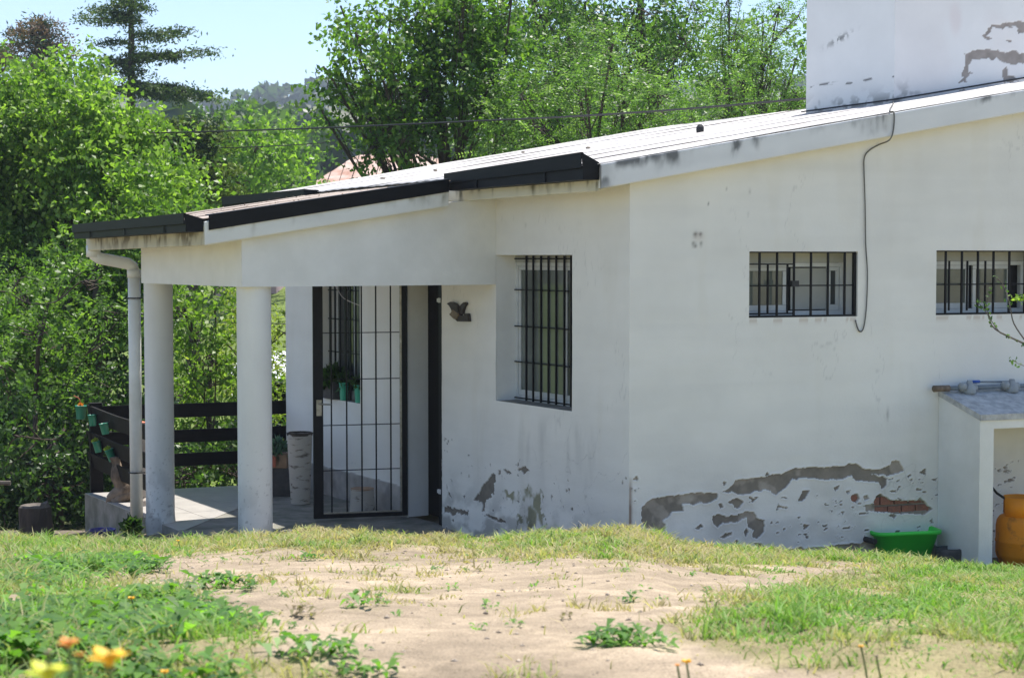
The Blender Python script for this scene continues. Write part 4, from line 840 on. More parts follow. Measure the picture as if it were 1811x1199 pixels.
# ------------------------------------------------------------------ fence
pA = np.array([-4.176, 16.78])
fence = empty('board_fence', (*pA, 0), 'dark brown board fence with three rails round the porch edge', 'fence')
Lp = [pA+np.array([-.015, .0]), pA-A*.45+NA*-.02, pA-A*.95+NA*-.0, pA-A*1.45, pA-A*1.9]
for (za, zb_) in ((.86, .70), (.60, .44), (.395, .235)):
    rs = []; sag = [0, -.035, -.045, -.05, -.05]
    Q = smooth_path([np.array([*p, za+s]) for p, s in zip(Lp, sag)], 5); m = MB()
    h = .15; V = []
    for q in Q:
        n_ = np.array([*(-NA), 0])*.022; lean = np.array([*(NA*.03), 0])
        V += [q-[0, 0, h], q-[0, 0, h]+n_, q+n_+lean, q+lean]
    k = len(Q); F_ = [(i*4+j, (i+1)*4+j, (i+1)*4+(j+1) % 4, i*4+(j+1) % 4) for i in range(k-1) for j in range(4)]+[(3, 2, 1, 0), ((k-1)*4, (k-1)*4+1, (k-1)*4+2, (k-1)*4+3)]
    m.add(V, F_); m.build('board', M['wood_dark'], fence)
FF = fr(pA+np.array([.03, .03]), BP, NB)
for (za, zb_) in ((.84, .70), (.575, .445), (.335, .205)):
    MB().box(FF, .0, 2.6, -.02, .0, zb_, za).build('board', M['wood_dark'], fence)
MB().box(FF, -.06, .06, .002, .10, -.4, .88).build('post', M['wood_dark'], fence)
MB().box(FF, 1.47, 1.57, -.11, -.022, -.4, .86).build('post', M['wood_dark'], fence)
MB().box(FF, 2.50, 2.60, -.11, -.022, -.4, .86).build('post', M['wood_dark'], fence)
MB().box(fr(Lp[4], A, NA), .02, .10, -.12, -.025, -.4, .86).build('post', M['wood_dark'], fence)

# ------------------------------------------------------------------ foliage machinery
def leaves(centres, dirs, L, Wd, rng, fold=.25):
    """one folded rhombus per centre, long axis along dirs"""
    n = len(centres); d = dirs/np.linalg.norm(dirs, axis=1, keepdims=True)
    r = rng.normal(size=(n, 3)); s = np.cross(d, r); s /= (np.linalg.norm(s, axis=1, keepdims=True)+1e-9); nn = np.cross(d, s)
    L = np.broadcast_to(L, n)[:, None]; Wd = np.broadcast_to(Wd, n)[:, None]
    V = np.stack([centres-d*L*.5, centres+s*Wd*.5+nn*Wd*fold-d*L*.05, centres+d*L*.5, centres-s*Wd*.5+nn*Wd*fold-d*L*.05], 1)
    Q = np.arange(4*n).reshape(n, 4); return V.reshape(-1, 3), Q
def blob3(px, py, r, D): 
    P = dpt(px, py, D); return P, r*D/FPX
def shoots(blobs, dens, rng, length, upb=.35, shell=.45):
    """twig origins + directions spread through the blobs' volume, denser outside"""
    O = []; Dn = []
    for (c, r, sq) in blobs:
        n = max(8, int(dens*4.3*r**2.2)); u = rng.normal(size=(n, 3)); u /= np.linalg.norm(u, axis=1, keepdims=True)
        rad = (shell+(1-shell)*rng.random(n)**.7)*(.82+.36*vnoise(u[:, 0]*3+c[0], u[:, 2]*3+c[1]))
        o = c+u*rad[:, None]*r*np.array([1, 1, sq])
        d = u*.8+np.array([0, 0, upb])+rng.normal(size=(n, 3))*.45
        f = 1.25/max(r, .25)*.9; q = vnoise(o[:, 0]*f+11, o[:, 2]*f+5)*.6+vnoise(o[:, 1]*f+3, (o[:, 0]+o[:, 2])*f*.8)*.4
        kk = q > .40; kk[:4] = True; o = o[kk]; d = d[kk]
        O.append(o); Dn.append(d/np.linalg.norm(d, axis=1, keepdims=True))
    return np.concatenate(O), np.concatenate(Dn)
def crown_mesh(name, parent, blobs, dens, lps, L, Wd, cols, seed, length=.35, kind='leaf', upb=.35, droop=.3, mt='leaf', shell=.45, tips=.25, spread=.5):
    rng = np.random.default_rng(seed); O, Dn = shoots(blobs, dens, rng, length, upb, shell); n = len(O)
    ln = length*(.5+rng.random(n)); ln = ln*np.where((rng.random(n) < .14) & (Dn[:, 2] > .3), 1.6, 1); t = rng.random((n, lps)); t[:, 0] = 1.0
    curve = np.zeros((n, lps, 3)); curve[..., 2] = -droop*t**2*ln[:, None]
    C = O[:, None]+Dn[:, None]*(t*ln[:, None])[..., None]+curve+rng.normal(size=(n, lps, 3))*L*spread
    dd = Dn[:, None]*.5+rng.normal(size=(n, lps, 3))*.7; dd[..., 2] -= droop*.8
    tone = rng.random(n)*.55+vnoise(O[:, 0]*1.6+seed, O[:, 2]*1.6)*.45
    c0, c1, c2 = [np.array(c) for c in cols]      # dark, mid, tip
    colr = c0+(c1-c0)*tone[:, None]
    colr = np.repeat(colr[:, None], lps, 1); tipw = (t > .75)*rng.random((n, lps))*tips*2
    colr = colr*(1-tipw[..., None])+c2*tipw[..., None]
    colr = colr*(.75+.5*rng.random((n, lps))[..., None])
    C = C.reshape(-1, 3); dd = dd.reshape(-1, 3); colr = colr.reshape(-1, 3)
    if kind == 'frond':          # each leaf is a row of small leaflets
        m = 7; d = dd/np.linalg.norm(dd, axis=1, keepdims=True); side = np.cross(d, rng.normal(size=d.shape)*.35+np.array([0, 0, 1.])); side /= np.linalg.norm(side, axis=1, keepdims=True)
        cc = []; ds_ = []
        for k_ in range(m):
            for sg in (-1, 1):
                f = (k_/(m-1)-.5); base = C+d*(L*f)[:, None] if hasattr(L, '__len__') else C+d*(L*f)
                base = base+side*sg*Wd*.5-np.array([0, 0, 1.])*L*.12*(f+.5)**2
                cc.append(base); ds_.append(side*sg+d*.35)
        V, Q = leaves(np.concatenate(cc), np.concatenate(ds_), Wd, Wd*.42, rng, .1); colr = np.tile(colr, (2*m, 1))
    else: V, Q = leaves(C, dd, L*(.7+.6*rng.random(len(C))), Wd*(.7+.6*rng.random(len(C))), rng)
    return npmesh(name, V, Q, M[mt], np.repeat(colr, 4, 0), parent), O
def limbs(mb, base, top, blobs, rng, r0, O=None, ntw=40, r1=.02):
    base = np.array(base); trunk = [base+(top-base)*t+np.array([rng.normal()*.10, rng.normal()*.10, 0])*min(1, t*3) for t in np.linspace(0, 1, 6)]
    mb.tube(trunk, [r0*(1-.5*t) for t in np.linspace(0, 1, 6)], 8)
    ends = []
    for (c, r, sq) in blobs:
        s = trunk[rng.integers(2, 6)]; mid = (s+c)/2+rng.normal(size=3)*r*.28+np.array([0, 0, -r*.25]); pth = smooth_path([s, mid, c+(c-mid)*.05, c+(c-mid)*.12+rng.normal(size=3)*r*.15], 3)
        mb.tube(pth, list(np.linspace(r0*.2, r1*.4, len(pth))), 6); ends.append(pth)
    if O is not None and len(O):
        pick = rng.choice(len(O), min(ntw*len(blobs), len(O)), replace=False); cs = np.array([b[0] for b in blobs])
        for i in pick:
            j = np.argmin(np.linalg.norm(cs-O[i], axis=1)); q = ends[j][rng.integers(3, len(ends[j])-1)]
            mid = (q+O[i])/2+rng.normal(size=3)*.06; mb.tube([q, mid, O[i], O[i]+(O[i]-mid)*.25], [r1*.5, r1*.35, r1*.2, r1*.08], 4, cap=False)
def tree(name, label, cat, D, pxblobs, cols, dens, lps, L, Wd, seed, base=None, trunk_r=.12, group=None, jitD=.12, sq=.95, topo=None, **kw):
    rng = np.random.default_rng(seed); bl = []
    for q in pxblobs:
        d = D+(q[3] if len(q) > 3 else rng.normal()*jitD*D*.25); P, r = blob3(q[0], q[1], q[2], d); bl.append((P, r, sq))
    mx = np.mean([b[0] for b in bl], 0)
    if base is None: base = (mx[0], D, 0)
    base = np.array([base[0], base[1], float(ground_z(base[0], base[1]))-.1])
    top = topo if topo is not None else np.array([mx[0], mx[1], (mx[2]+max(b[0][2] for b in bl))/2])
    E_ = empty(name, base, label, cat, group)
    ntw = kw.pop('ntw', 30); bk = kw.pop('bark', 'bark')
    _, O = crown_mesh('crown', E_, bl, dens, lps, L, Wd, cols, seed, **kw)
    m = MB(); limbs(m, base, np.array(top), bl, rng, trunk_r, O, ntw); m.build('trunk', M[bk], E_)
    return E_
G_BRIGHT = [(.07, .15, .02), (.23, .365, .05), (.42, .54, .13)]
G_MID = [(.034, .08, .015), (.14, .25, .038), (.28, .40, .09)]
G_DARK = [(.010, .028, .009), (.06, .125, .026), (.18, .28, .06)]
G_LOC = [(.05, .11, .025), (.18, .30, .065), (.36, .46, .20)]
tree('box_elder', 'bright yellow-green tree filling the upper left, its crown in front of the tall cedar', 'tree', 24, [(40, 210, 62), (5, 160, 45), (130, 160, 42), (128, 230, 70), (215, 215, 48), (180, 300, 85), (40, 330, 95), (278, 270, 42), (300, 330, 45), (245, 370, 70), (110, 420, 95), (-60, 260, 90), (300, 410, 40), (-20, 450, 80)], G_BRIGHT, 280, 15, .085, .055, 11, base=(-6.6, 24.5), trunk_r=.13, length=.55, droop=.45, ntw=10, spread=.6)
tree('shade_tree', 'darker green spreading tree behind the downpipe, below the bright crown', 'tree', 21.5, [(40, 540, 75), (130, 520, 80), (215, 480, 65), (270, 430, 55), (190, 600, 75), (70, 650, 80), (-30, 620, 80), (330, 400, 35), (250, 560, 50)], G_MID, 200, 13, .09, .05, 12, base=(-5.6, 21.5), trunk_r=.09, length=.5, droop=.4, ntw=10)
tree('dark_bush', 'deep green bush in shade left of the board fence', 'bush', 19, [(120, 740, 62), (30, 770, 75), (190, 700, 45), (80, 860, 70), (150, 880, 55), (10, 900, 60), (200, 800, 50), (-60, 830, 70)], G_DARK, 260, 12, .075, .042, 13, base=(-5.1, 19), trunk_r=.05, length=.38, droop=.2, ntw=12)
tree('frond_shrub', 'feathery shrub hanging over the left edge beside the downpipe', 'bush', 20, [(20, 520, 42), (60, 590, 38), (10, 660, 40), (140, 500, 40), (200, 560, 30), (120, 620, 32)], G_MID, 60, 5, .22, .05, 14, base=(-6.2, 20), trunk_r=.04, kind='frond', length=.5, droop=.7, ntw=8)
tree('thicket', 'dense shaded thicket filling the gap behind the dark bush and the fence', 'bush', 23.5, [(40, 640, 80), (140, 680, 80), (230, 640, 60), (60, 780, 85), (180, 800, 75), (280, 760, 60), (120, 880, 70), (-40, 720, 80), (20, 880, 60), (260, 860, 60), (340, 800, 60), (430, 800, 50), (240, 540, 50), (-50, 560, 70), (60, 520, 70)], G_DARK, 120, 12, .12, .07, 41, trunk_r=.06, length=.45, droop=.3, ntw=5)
tree('hedge_bush', 'leafy mid-green bush behind the fence between the two columns', 'bush', 20.5, [(330, 560, 48), (370, 640, 50), (320, 700, 45), (380, 520, 35), (430, 690, 40), (345, 770, 45)], [(.07, .14, .02), (.17, .27, .04), (.34, .44, .10)], 200, 11, .075, .042, 15, base=(-3.7, 20.5), trunk_r=.05, length=.36, droop=.3, ntw=10)
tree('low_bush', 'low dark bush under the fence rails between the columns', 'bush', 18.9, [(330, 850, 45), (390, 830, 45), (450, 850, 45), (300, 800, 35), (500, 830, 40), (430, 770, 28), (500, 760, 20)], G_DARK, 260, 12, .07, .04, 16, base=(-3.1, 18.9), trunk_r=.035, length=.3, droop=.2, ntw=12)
tree('yellow_bush', 'sunlit yellow-green bush behind the fence, left of the second column', 'bush', 24, [(415, 560, 45), (440, 620, 50), (400, 670, 40), (470, 690, 42), (500, 590, 25), (500, 720, 30)], [(.13, .19, .03), (.32, .38, .07), (.5, .52, .15)], 200, 11, .085, .032, 17, base=(-3.9, 24), trunk_r=.05, length=.4, droop=.4, ntw=8)
tree('round_tree', 'bright rounded tree below the hills, left of the rusty roof', 'tree', 44, [(400, 285, 45), (450, 270, 45), (500, 285, 42), (520, 335, 26), (470, 330, 50), (410, 340, 45), (360, 330, 30), (380, 260, 26), (520, 265, 22)], [(.08, .16, .025), (.19, .31, .045), (.34, .46, .09)], 60, 12, .15, .10, 18, trunk_r=.2, length=.7, droop=.2, ntw=10)
tree('feathery_tree', 'hazy soft green tree standing behind the rounded one', 'tree', 75, [(405, 200, 22), (440, 215, 28), (480, 232, 26), (375, 222, 20), (515, 245, 20), (420, 240, 36), (345, 225, 18), (550, 262, 18)], [(.05, .10, .03), (.10, .17, .05), (.16, .23, .08)], 13, 12, .26, .14, 19, trunk_r=.25, length=1.1, droop=.2, ntw=8)
tree('broadleaf_tree', 'large broadleaf tree behind the roof, dark limbs showing, left of the feathery trees', 'tree', 23, [(640, 95, 42), (690, 60, 48), (615, 45, 26), (760, 40, 60), (840, 50, 60), (620, 165, 38), (590, 145, 28), (680, 150, 60), (580, 215, 24), (660, 215, 45), (740, 170, 62), (800, 130, 62), (860, 160, 55), (720, 245, 42), (655, 268, 26), (790, 235, 40), (880, 110, 50), (735, 285, 22), (820, 10, 50), (900, 40, 45)], [(.032, .08, .015), (.13, .24, .036), (.28, .40, .07)], 200, 11, .078, .055, 20, base=(-.5, 23.5), trunk_r=.16, length=.42, droop=.3, ntw=16, topo=(-1.0, 23.2, 4.6))
tree('locust_tree', 'feathery-leaved tree leaning over the middle of the white roof', 'tree', 21.5, [(930, 180, 42), (985, 150, 50), (1040, 190, 52), (900, 240, 36), (960, 235, 42), (1030, 250, 34), (1100, 150, 50), (1100, 215, 42), (1160, 180, 45), (1010, 100, 40), (1150, 240, 30), (1220, 215, 34), (1080, 100, 36)], G_LOC, 135, 5, .24, .048, 21, base=(1.4, 22), trunk_r=.12, kind='frond', length=.5, droop=.6, ntw=14, topo=(1.1, 21.8, 3.4))
tree('locust_tree', 'taller fine-leaved tree behind, top centre of the photo, dark upright trunk', 'tree', 27, [(960, 40, 55), (1040, 30, 58), (1130, 40, 60), (1200, 80, 48), (1130, 110, 52), (1040, 90, 45), (1220, 20, 40), (1180, 140, 40)], [(.025, .065, .016), (.11, .20, .045), (.24, .34, .10)], 150, 8, .085, .045, 22, base=(2.3, 27), trunk_r=.10, length=.45, droop=.35, ntw=18, topo=(2.1, 27, 7.2))
tree('locust_tree', 'thin feathery tree beside the white tower, sky showing through it', 'tree', 25, [(1300, 90, 40), (1370, 50, 38), (1350, 130, 42), (1290, 170, 38), (1400, 130, 30), (1280, 225, 34), (1340, 205, 36), (1400, 190, 34), (1255, 140, 26), (1410, 30, 30), (1290, 30, 30)], G_LOC, 125, 5, .22, .045, 23, base=(3.2, 25), trunk_r=.09, kind='frond', length=.45, droop=.5, ntw=20, topo=(3.4, 25, 4.9))
tree('background_tree', 'leafy mid-green tree further back, filling the gaps above the white roof', 'tree', 34, [(900, 90, 60), (980, 130, 65), (1060, 180, 65), (1150, 190, 60), (960, 220, 60), (860, 210, 50), (1100, 80, 60), (1000, 50, 55), (1230, 190, 50), (1180, 120, 50)], G_MID, 75, 11, .13, .085, 61, trunk_r=.12, length=.55, droop=.3, ntw=4)
tree('background_tree', 'pale feathery-looking tree further back beside the white tower', 'tree', 33, [(1300, 190, 45), (1380, 215, 45), (1360, 140, 36), (1410, 100, 32), (1290, 110, 34), (1230, 110, 36), (1340, 60, 34)], G_LOC, 70, 10, .12, .07, 62, trunk_r=.08, length=.5, droop=.4, ntw=4)
# back hedge far right behind roof, keeps the horizon leafy
tree('far_bush', 'green bush low behind the roof ridge near the tower', 'bush', 30, [(1200, 250, 50), (1300, 240, 50), (1100, 260, 50), (1400, 230, 45), (1000, 280, 45), (880, 270, 45)], G_MID, 60, 11, .12, .08, 24, trunk_r=.06, length=.4, ntw=6)

def needles(V_, cols_, P, d, n, L, rng, flat, cset, wdt=.34):
    """tuft of needle blades"""
    c = P+rng.normal(size=(n, 3))*np.array([L*1.3, L*1.3, L*flat]); dd = d+rng.normal(size=(n, 3))*.8
    v, _ = leaves(c, dd, L*(.6+.7*rng.random(n)), L*wdt, rng, .1); V_.append(v)
    t = rng.random((n, 1)); cc = np.array(cset[0])*(1-t)+np.array(cset[1])*t; cols_.append(np.repeat(cc, 4, 0))
def conifer(name, label, D, tx, tyb, tyt, branches, cset, seed, tr=.16, L=.16, base=None, extra=0, flat=.35, dens=46, tip=None):
    rng = np.random.default_rng(seed); P0 = dpt(tx[0], tyb, D); P1 = dpt(tx[1], tyt, D); gz = float(ground_z(P0[0], D))
    E_ = empty(name, (P0[0], D, gz), label, 'tree'); m = MB()
    m.tube([(P0[0], P0[1], gz-.2), P0, (P0+P1)/2+[.03, 0, 0], P1, P1+(P1-P0)*.04], [tr*1.2, tr, tr*.7, tr*.35, .02], 8)
    V_ = []; C_ = []; br = list(branches)
    up = P1-P0
    for (ty, ex, ey, drp) in branches:
        for k in range(extra):
            a = rng.random()*6.28; br.append((ty+rng.normal()*8, ('w', a, rng.uniform(.4, .85)*abs(ex-tx[0])), ey, drp))
    for (ty, ex, ey, drp) in br:
        f = (ty-tyb)/(tyt-tyb); S = P0+(P1-P0)*f
        if isinstance(ex, tuple):
            ln = ex[2]*D/FPX; T = S+np.array([math.cos(ex[1])*ln, math.sin(ex[1])*ln, (ty-ey)*D/FPX*.7])
        else: T = dpt(ex, ey, D+rng.normal()*.3)
        mid = (S+T)/2+np.array([0, 0, drp*D/FPX]); pth = smooth_path([S, mid, T], 6); ln = np.linalg.norm(T-S)
        m.tube(pth, list(np.linspace(tr*.28, .012, len(pth))), 5)
        pth = np.array(pth); n = int(ln*9)+4
        ph = rng.random()*9
        for i in range(n):
            if vnoise(np.array(i*.45+ph*7), np.array(ph)) < .30: continue
            t = .12+.88*(i/(n-1)); q = pth[min(int(t*(len(pth)-1)), len(pth)-1)]
            wd = (ln*.10*(1-abs(t-.5)*.9)+L*.6)*rng.uniform(.5, 1.5); lat = rng.normal(size=3)*np.array([wd, wd*2, .30*wd])*.8; lat[2] -= abs(rng.normal())*wd*.35
            dirn = (T-S)/ln*.6+np.array([0, 0, .15]); needles(V_, C_, q+lat*[1, 1, .35]-[0, 0, .25*L], dirn, dens, L, rng, flat, cset if tip is None or rng.random() > .35+.3*t else tip)
    V = np.concatenate(V_); npmesh('crown', V, np.arange(len(V)).reshape(-1, 4), M['needle'], np.concatenate(C_), E_); m.build('trunk', M['bark'], E_); return E_
ced = [(2, 205, -6, 2), (5, 240, 4, 2), (6, 196, 14, 2), (16, 250, 12, 2), (30, 168, 17, 3), (38, 148, 33, 2), (42, 258, 36, 2), (60, 328, 52, -3), (62, 300, 56, -1), (78, 187, 74, 3), (96, 370, 88, -3), (98, 320, 97, -1), (108, 184, 108, 3), (122, 262, 124, -2), (134, 165, 122, 4), (140, 300, 150, -5), (148, 372, 172, 8), (158, 190, 156, 3), (160, 320, 176, 2), (152, 352, 168, 2), (156, 300, 172, 0), (150, 335, 160, 0), (-20, 212, -15, 2), (-20, 245, -22, 2), (30, 206, 28, 2), (112, 215, 114, 1)]
conifer('cedar_tree', 'tall dark cedar with long level branches against the sky', 46, (232, 229), 185, -40, ced, [(.012, .035, .018), (.035, .075, .028)], 31, tr=.12, L=.13, extra=0, flat=.55, dens=40, tip=[(.06, .10, .025), (.13, .19, .05)])
ced2 = [(218, 385, 222, 4), (216, 300, 222, 4), (240, 390, 236, 4), (262, 380, 262, 3), (285, 400, 296, 4), (300, 420, 306, 5), (330, 422, 340, 6), (345, 395, 352, 4), (250, 310, 250, 2), (300, 320, 300, 2), (330, 330, 330, 2), (318, 380, 326, 2), (270, 350, 270, 2), (235, 350, 238, 2)]
conifer('cedar_tree', 'smaller drooping cedar with yellow-green tips between the bright tree and the rounded tree', 32, (340, 338), 370, 212, ced2, [(.012, .032, .014), (.04, .08, .024)], 32, tr=.13, L=.12, extra=1, flat=.5, dens=62, tip=[(.09, .13, .025), (.20, .26, .05)])
pine = [(50, 45, 42, 2), (48, 100, 44, 2), (46, 74, 36, 0), (62, 30, 60, 3), (66, 112, 62, 3), (80, 16, 78, 2), (84, 124, 78, 3), (98, 20, 92, 3), (100, 132, 96, 2), (90, 95, 82, 0), (75, 55, 70, 2), (118, 40, 116, 3), (122, 110, 118, 2), (130, 50, 128, 2), (132, 95, 132, 0), (70, 12, 52, 2), (110, 85, 108, 0)]
conifer('pine_tree', 'thin half-browned pine far behind the bright tree, left of the cedar', 60, (74, 72), 185, 36, pine, [(.022, .05, .028), (.06, .10, .045)], 33, tr=.16, L=.17, extra=1, flat=.7, dens=20, tip=[(.16, .095, .06), (.22, .13, .08)])
pine2 = [(95, 10, 92, 2), (100, 28, 104, 2), (112, 25, 115, 2), (90, -30, 90, 2), (125, 15, 128, 2), (84, 5, 84, 1)]
conifer('pine_tree', 'brownish pine cut by the left edge of the photo', 62, (-6, -6), 185, 80, pine2, [(.03, .06, .03), (.08, .10, .05)], 34, tr=.16, L=.17, extra=1, flat=.7, dens=20, tip=[(.16, .095, .06), (.22, .13, .08)])

# distant woods on the hill slope
rng = np.random.default_rng(50); n = 5200
hx = rng.uniform(-330, 330, n); hy = rng.uniform(90, 800, n); keep = (fbm(hx*.02+2, hy*.02, 3) > .47) | (hy < 200); hx, hy = hx[keep], hy[keep]; hz = ground_z(hx, hy)
VV = []; CCo = []
m_ = 34; u = rng.normal(size=(len(hx), m_, 3)); u /= np.linalg.norm(u, axis=2, keepdims=True); rr = (1.6+2.6*rng.random(len(hx)))[:, None, None]
cen = np.stack([hx, hy, hz], -1)[:, None]+u*rr*np.array([1, 1, .8])+np.array([0, 0, 1.])*rr*.8
dd = np.cross(u, rng.normal(size=u.shape)); v, q = leaves(cen.reshape(-1, 3), dd.reshape(-1, 3), np.repeat(rr[:, 0, 0]*1.0, m_), np.repeat(rr[:, 0, 0]*.8, m_), rng, .2)
cc = np.array([.045, .075, .03])*(.6+.9*rng.random((len(hx), 1, 1)))*np.ones((1, m_, 1)); tag(npmesh('hill_woods', v, q, M['leaf'], np.repeat(cc.reshape(-1, 3), 4, 0)), 'scattered trees and scrub covering the distant hillside', kind='stuff')
# distant buildings
def box_house(px, py, w_, d_, h_, D, label, wallm, roofm, win=2):
    P = dpt(px, py, D); P[2] = max(P[2], float(ground_z(P[0], D))-1) ; e = empty('hill_house', P, label, 'house')
    MB().wbox(P[0]-w_/2, P[0]+w_/2, P[1], P[1]+d_, P[2]-3, P[2]+h_).build('wall', wallm, e)
    MB().hexa([(P[0]-w_/2-.4, P[1]-.4, P[2]+h_), (P[0]+w_/2+.4, P[1]-.4, P[2]+h_), (P[0]+w_/2+.4, P[1]+d_+.4, P[2]+h_), (P[0]-w_/2-.4, P[1]+d_+.4, P[2]+h_), (P[0]-w_/2-.4, P[1]-.4, P[2]+h_+.3), (P[0]+w_/2+.4, P[1]-.4, P[2]+h_+.3), (P[0]+w_/2+.4, P[1]+d_+.4, P[2]+h_+1.2), (P[0]-w_/2-.4, P[1]+d_+.4, P[2]+h_+1.2)]).build('roof', roofm, e)
    for i in range(win):
        x = P[0]-w_/2+w_*(i+.5)/win; MB().wbox(x-.6, x+.6, P[1]-.06, P[1]+.02, P[2]+h_*.4, P[2]+h_*.75).build('window', M['pane_dark'], e)
box_house(331, 204, 6.5, 6, 1.8, 470, 'pale flat-roofed house on the hazy hillside, the higher one', M['white'], M['shedroof'])
box_house(355, 216, 6.0, 6, 1.6, 430, 'pale house a little lower on the hazy hillside', M['white'], M['shedroof'])
box_house(305, 196, 5, 5, 1.5, 520, 'faint small house on the hill nearest the cedar', M['curtain'], M['shedroof'], 1)
# rusty roofed house
D = 58; a_ = dpt(545, 332, D); h1 = dpt(632, 276, D+3); h2 = dpt(760, 276, D+3); b_ = dpt(840, 332, D)
rh = empty('rusty_roof_house', (a_[0], D, 3), 'house with rusty pinkish hipped sheet roof behind the broadleaf tree', 'house')
zE = a_[2]-.25; xL = a_[0]-.1; xR = b_[0]+1; zR = h1[2]; yF = D-1.5; yB = D+8
MB().wbox(xL+.4, xR-.4, yF+.4, yB-.4, float(ground_z(0, D))-1, zE).build('wall', M['pink'], rh)
rf = MB().hexa([(xL, yF, zE-.12), (xR, yF, zE-.12), (xR, yB, zE-.12), (xL, yB, zE-.12), (xL, yF, zE), (xR, yF, zE), (xR, yB, zE), (xL, yB, zE)]).build('roof', M['rustroof'], rh)
rp = [np.array([h1[0], D+3, zR]), np.array([h2[0], D+3, zR])]
n = 17
for i in range(n):        # front slope sheets
    f0, f1 = i/n, (i+1)/n
    lo0 = np.array([xL+(xR-xL)*f0, yF, zE+.004]); lo1 = np.array([xL+(xR-xL)*f1-.03, yF, zE+.004])
    def topat(x):
        t = np.clip((x-xL)/(rp[0][0]-xL), 0, 1) if x < rp[0][0] else np.clip((xR-x)/(xR-rp[1][0]), 0, 1); return np.array([x, yF+(D+3-yF)*t, zE+(zR-zE)*t+.004])
    hi0, hi1 = topat(lo0[0]), topat(lo1[0]); e3 = np.array([0, 0, .03+.02*(i % 2)])
    MB().add([lo0, lo1, hi1+[0, .001, .001], hi0+[0, .001, .001], lo0+e3, lo1+e3, hi1+e3, hi0+e3], [(3, 2, 1, 0), (4, 5, 6, 7), (0, 1, 5, 4), (1, 2, 6, 5), (2, 3, 7, 6), (3, 0, 4, 7)]).build('roof_sheet', M['rustroof'], rf)
for i in range(8):
    y0_ = yF+(yB-yF)*i/8; y1_ = yF+(yB-yF)*(i+1)/8-.04
    def tp(y): 
        t = np.clip((y-yF)/(D+3-yF), 0, 1) if y < D+3 else np.clip((yB-y)/(yB-D-3), 0, 1); return np.array([xL+(rp[0][0]-xL)*t, y, zE+(zR-zE)*t])
    lo0 = np.array([xL, y0_, zE]); lo1 = np.array([xL, y1_, zE]); e3 = np.array([-.01, 0, .04+.02*(i % 2)])
    MB().add([lo0, lo1, tp(y1_), tp(y0_), lo0+e3, lo1+e3, tp(y1_)+e3, tp(y0_)+e3], [(0, 1, 2, 3), (7, 6, 5, 4), (4, 5, 1, 0), (5, 6, 2, 1), (6, 7, 3, 2), (7, 4, 0, 3)]).build('roof_sheet', M['rustroof'], rf)
# pink building, terrace and shed seen between column and wall
P = dpt(483, 545, 46); e = empty('pink_house', P, 'pink house glimpsed high between the second column and the porch wall', 'house')
MB().wbox(P[0]-1.6, P[0]+.09, 46, 50, P[2]-1.0, P[2]+2.2).build('wall', M['pink'], e)
MB().wbox(P[0]-.12, P[0]+.03, 45.94, 46.05, P[2]+.0, P[2]+.27).build('window', M['pane_dark'], e)
MB().wbox(P[0]-2.2, P[0]+1.6, 44.4, 45.9, P[2]-.75, P[2]-.16).build('terrace', M['redfloor'], e)
S0 = dpt(470, 628, 27); S1 = dpt(515, 628, 27); e = empty('shed', (S0[0], 27, -1), 'low shed with pale metal roof glimpsed between second column and porch wall', 'shed')
x0, x1 = S0[0]-.42, S1[0]+.5; zt = S0[2]
MB().hexa([(x0, 25.6, zt-.30), (x1, 25.6, zt-.36), (x1, 27.6, zt-.02), (x0, 27.6, zt-.02), (x0, 25.6, zt-.26), (x1, 25.6, zt-.32), (x1, 27.6, zt+.03), (x0, 27.6, zt+.03)]).build('roof', M['shedroof'], e)
MB().wbox(x0+.1, x1-.1, 25.75, 27.5, -1.6, zt-.38).build('wall', M['wood_dark'], e)

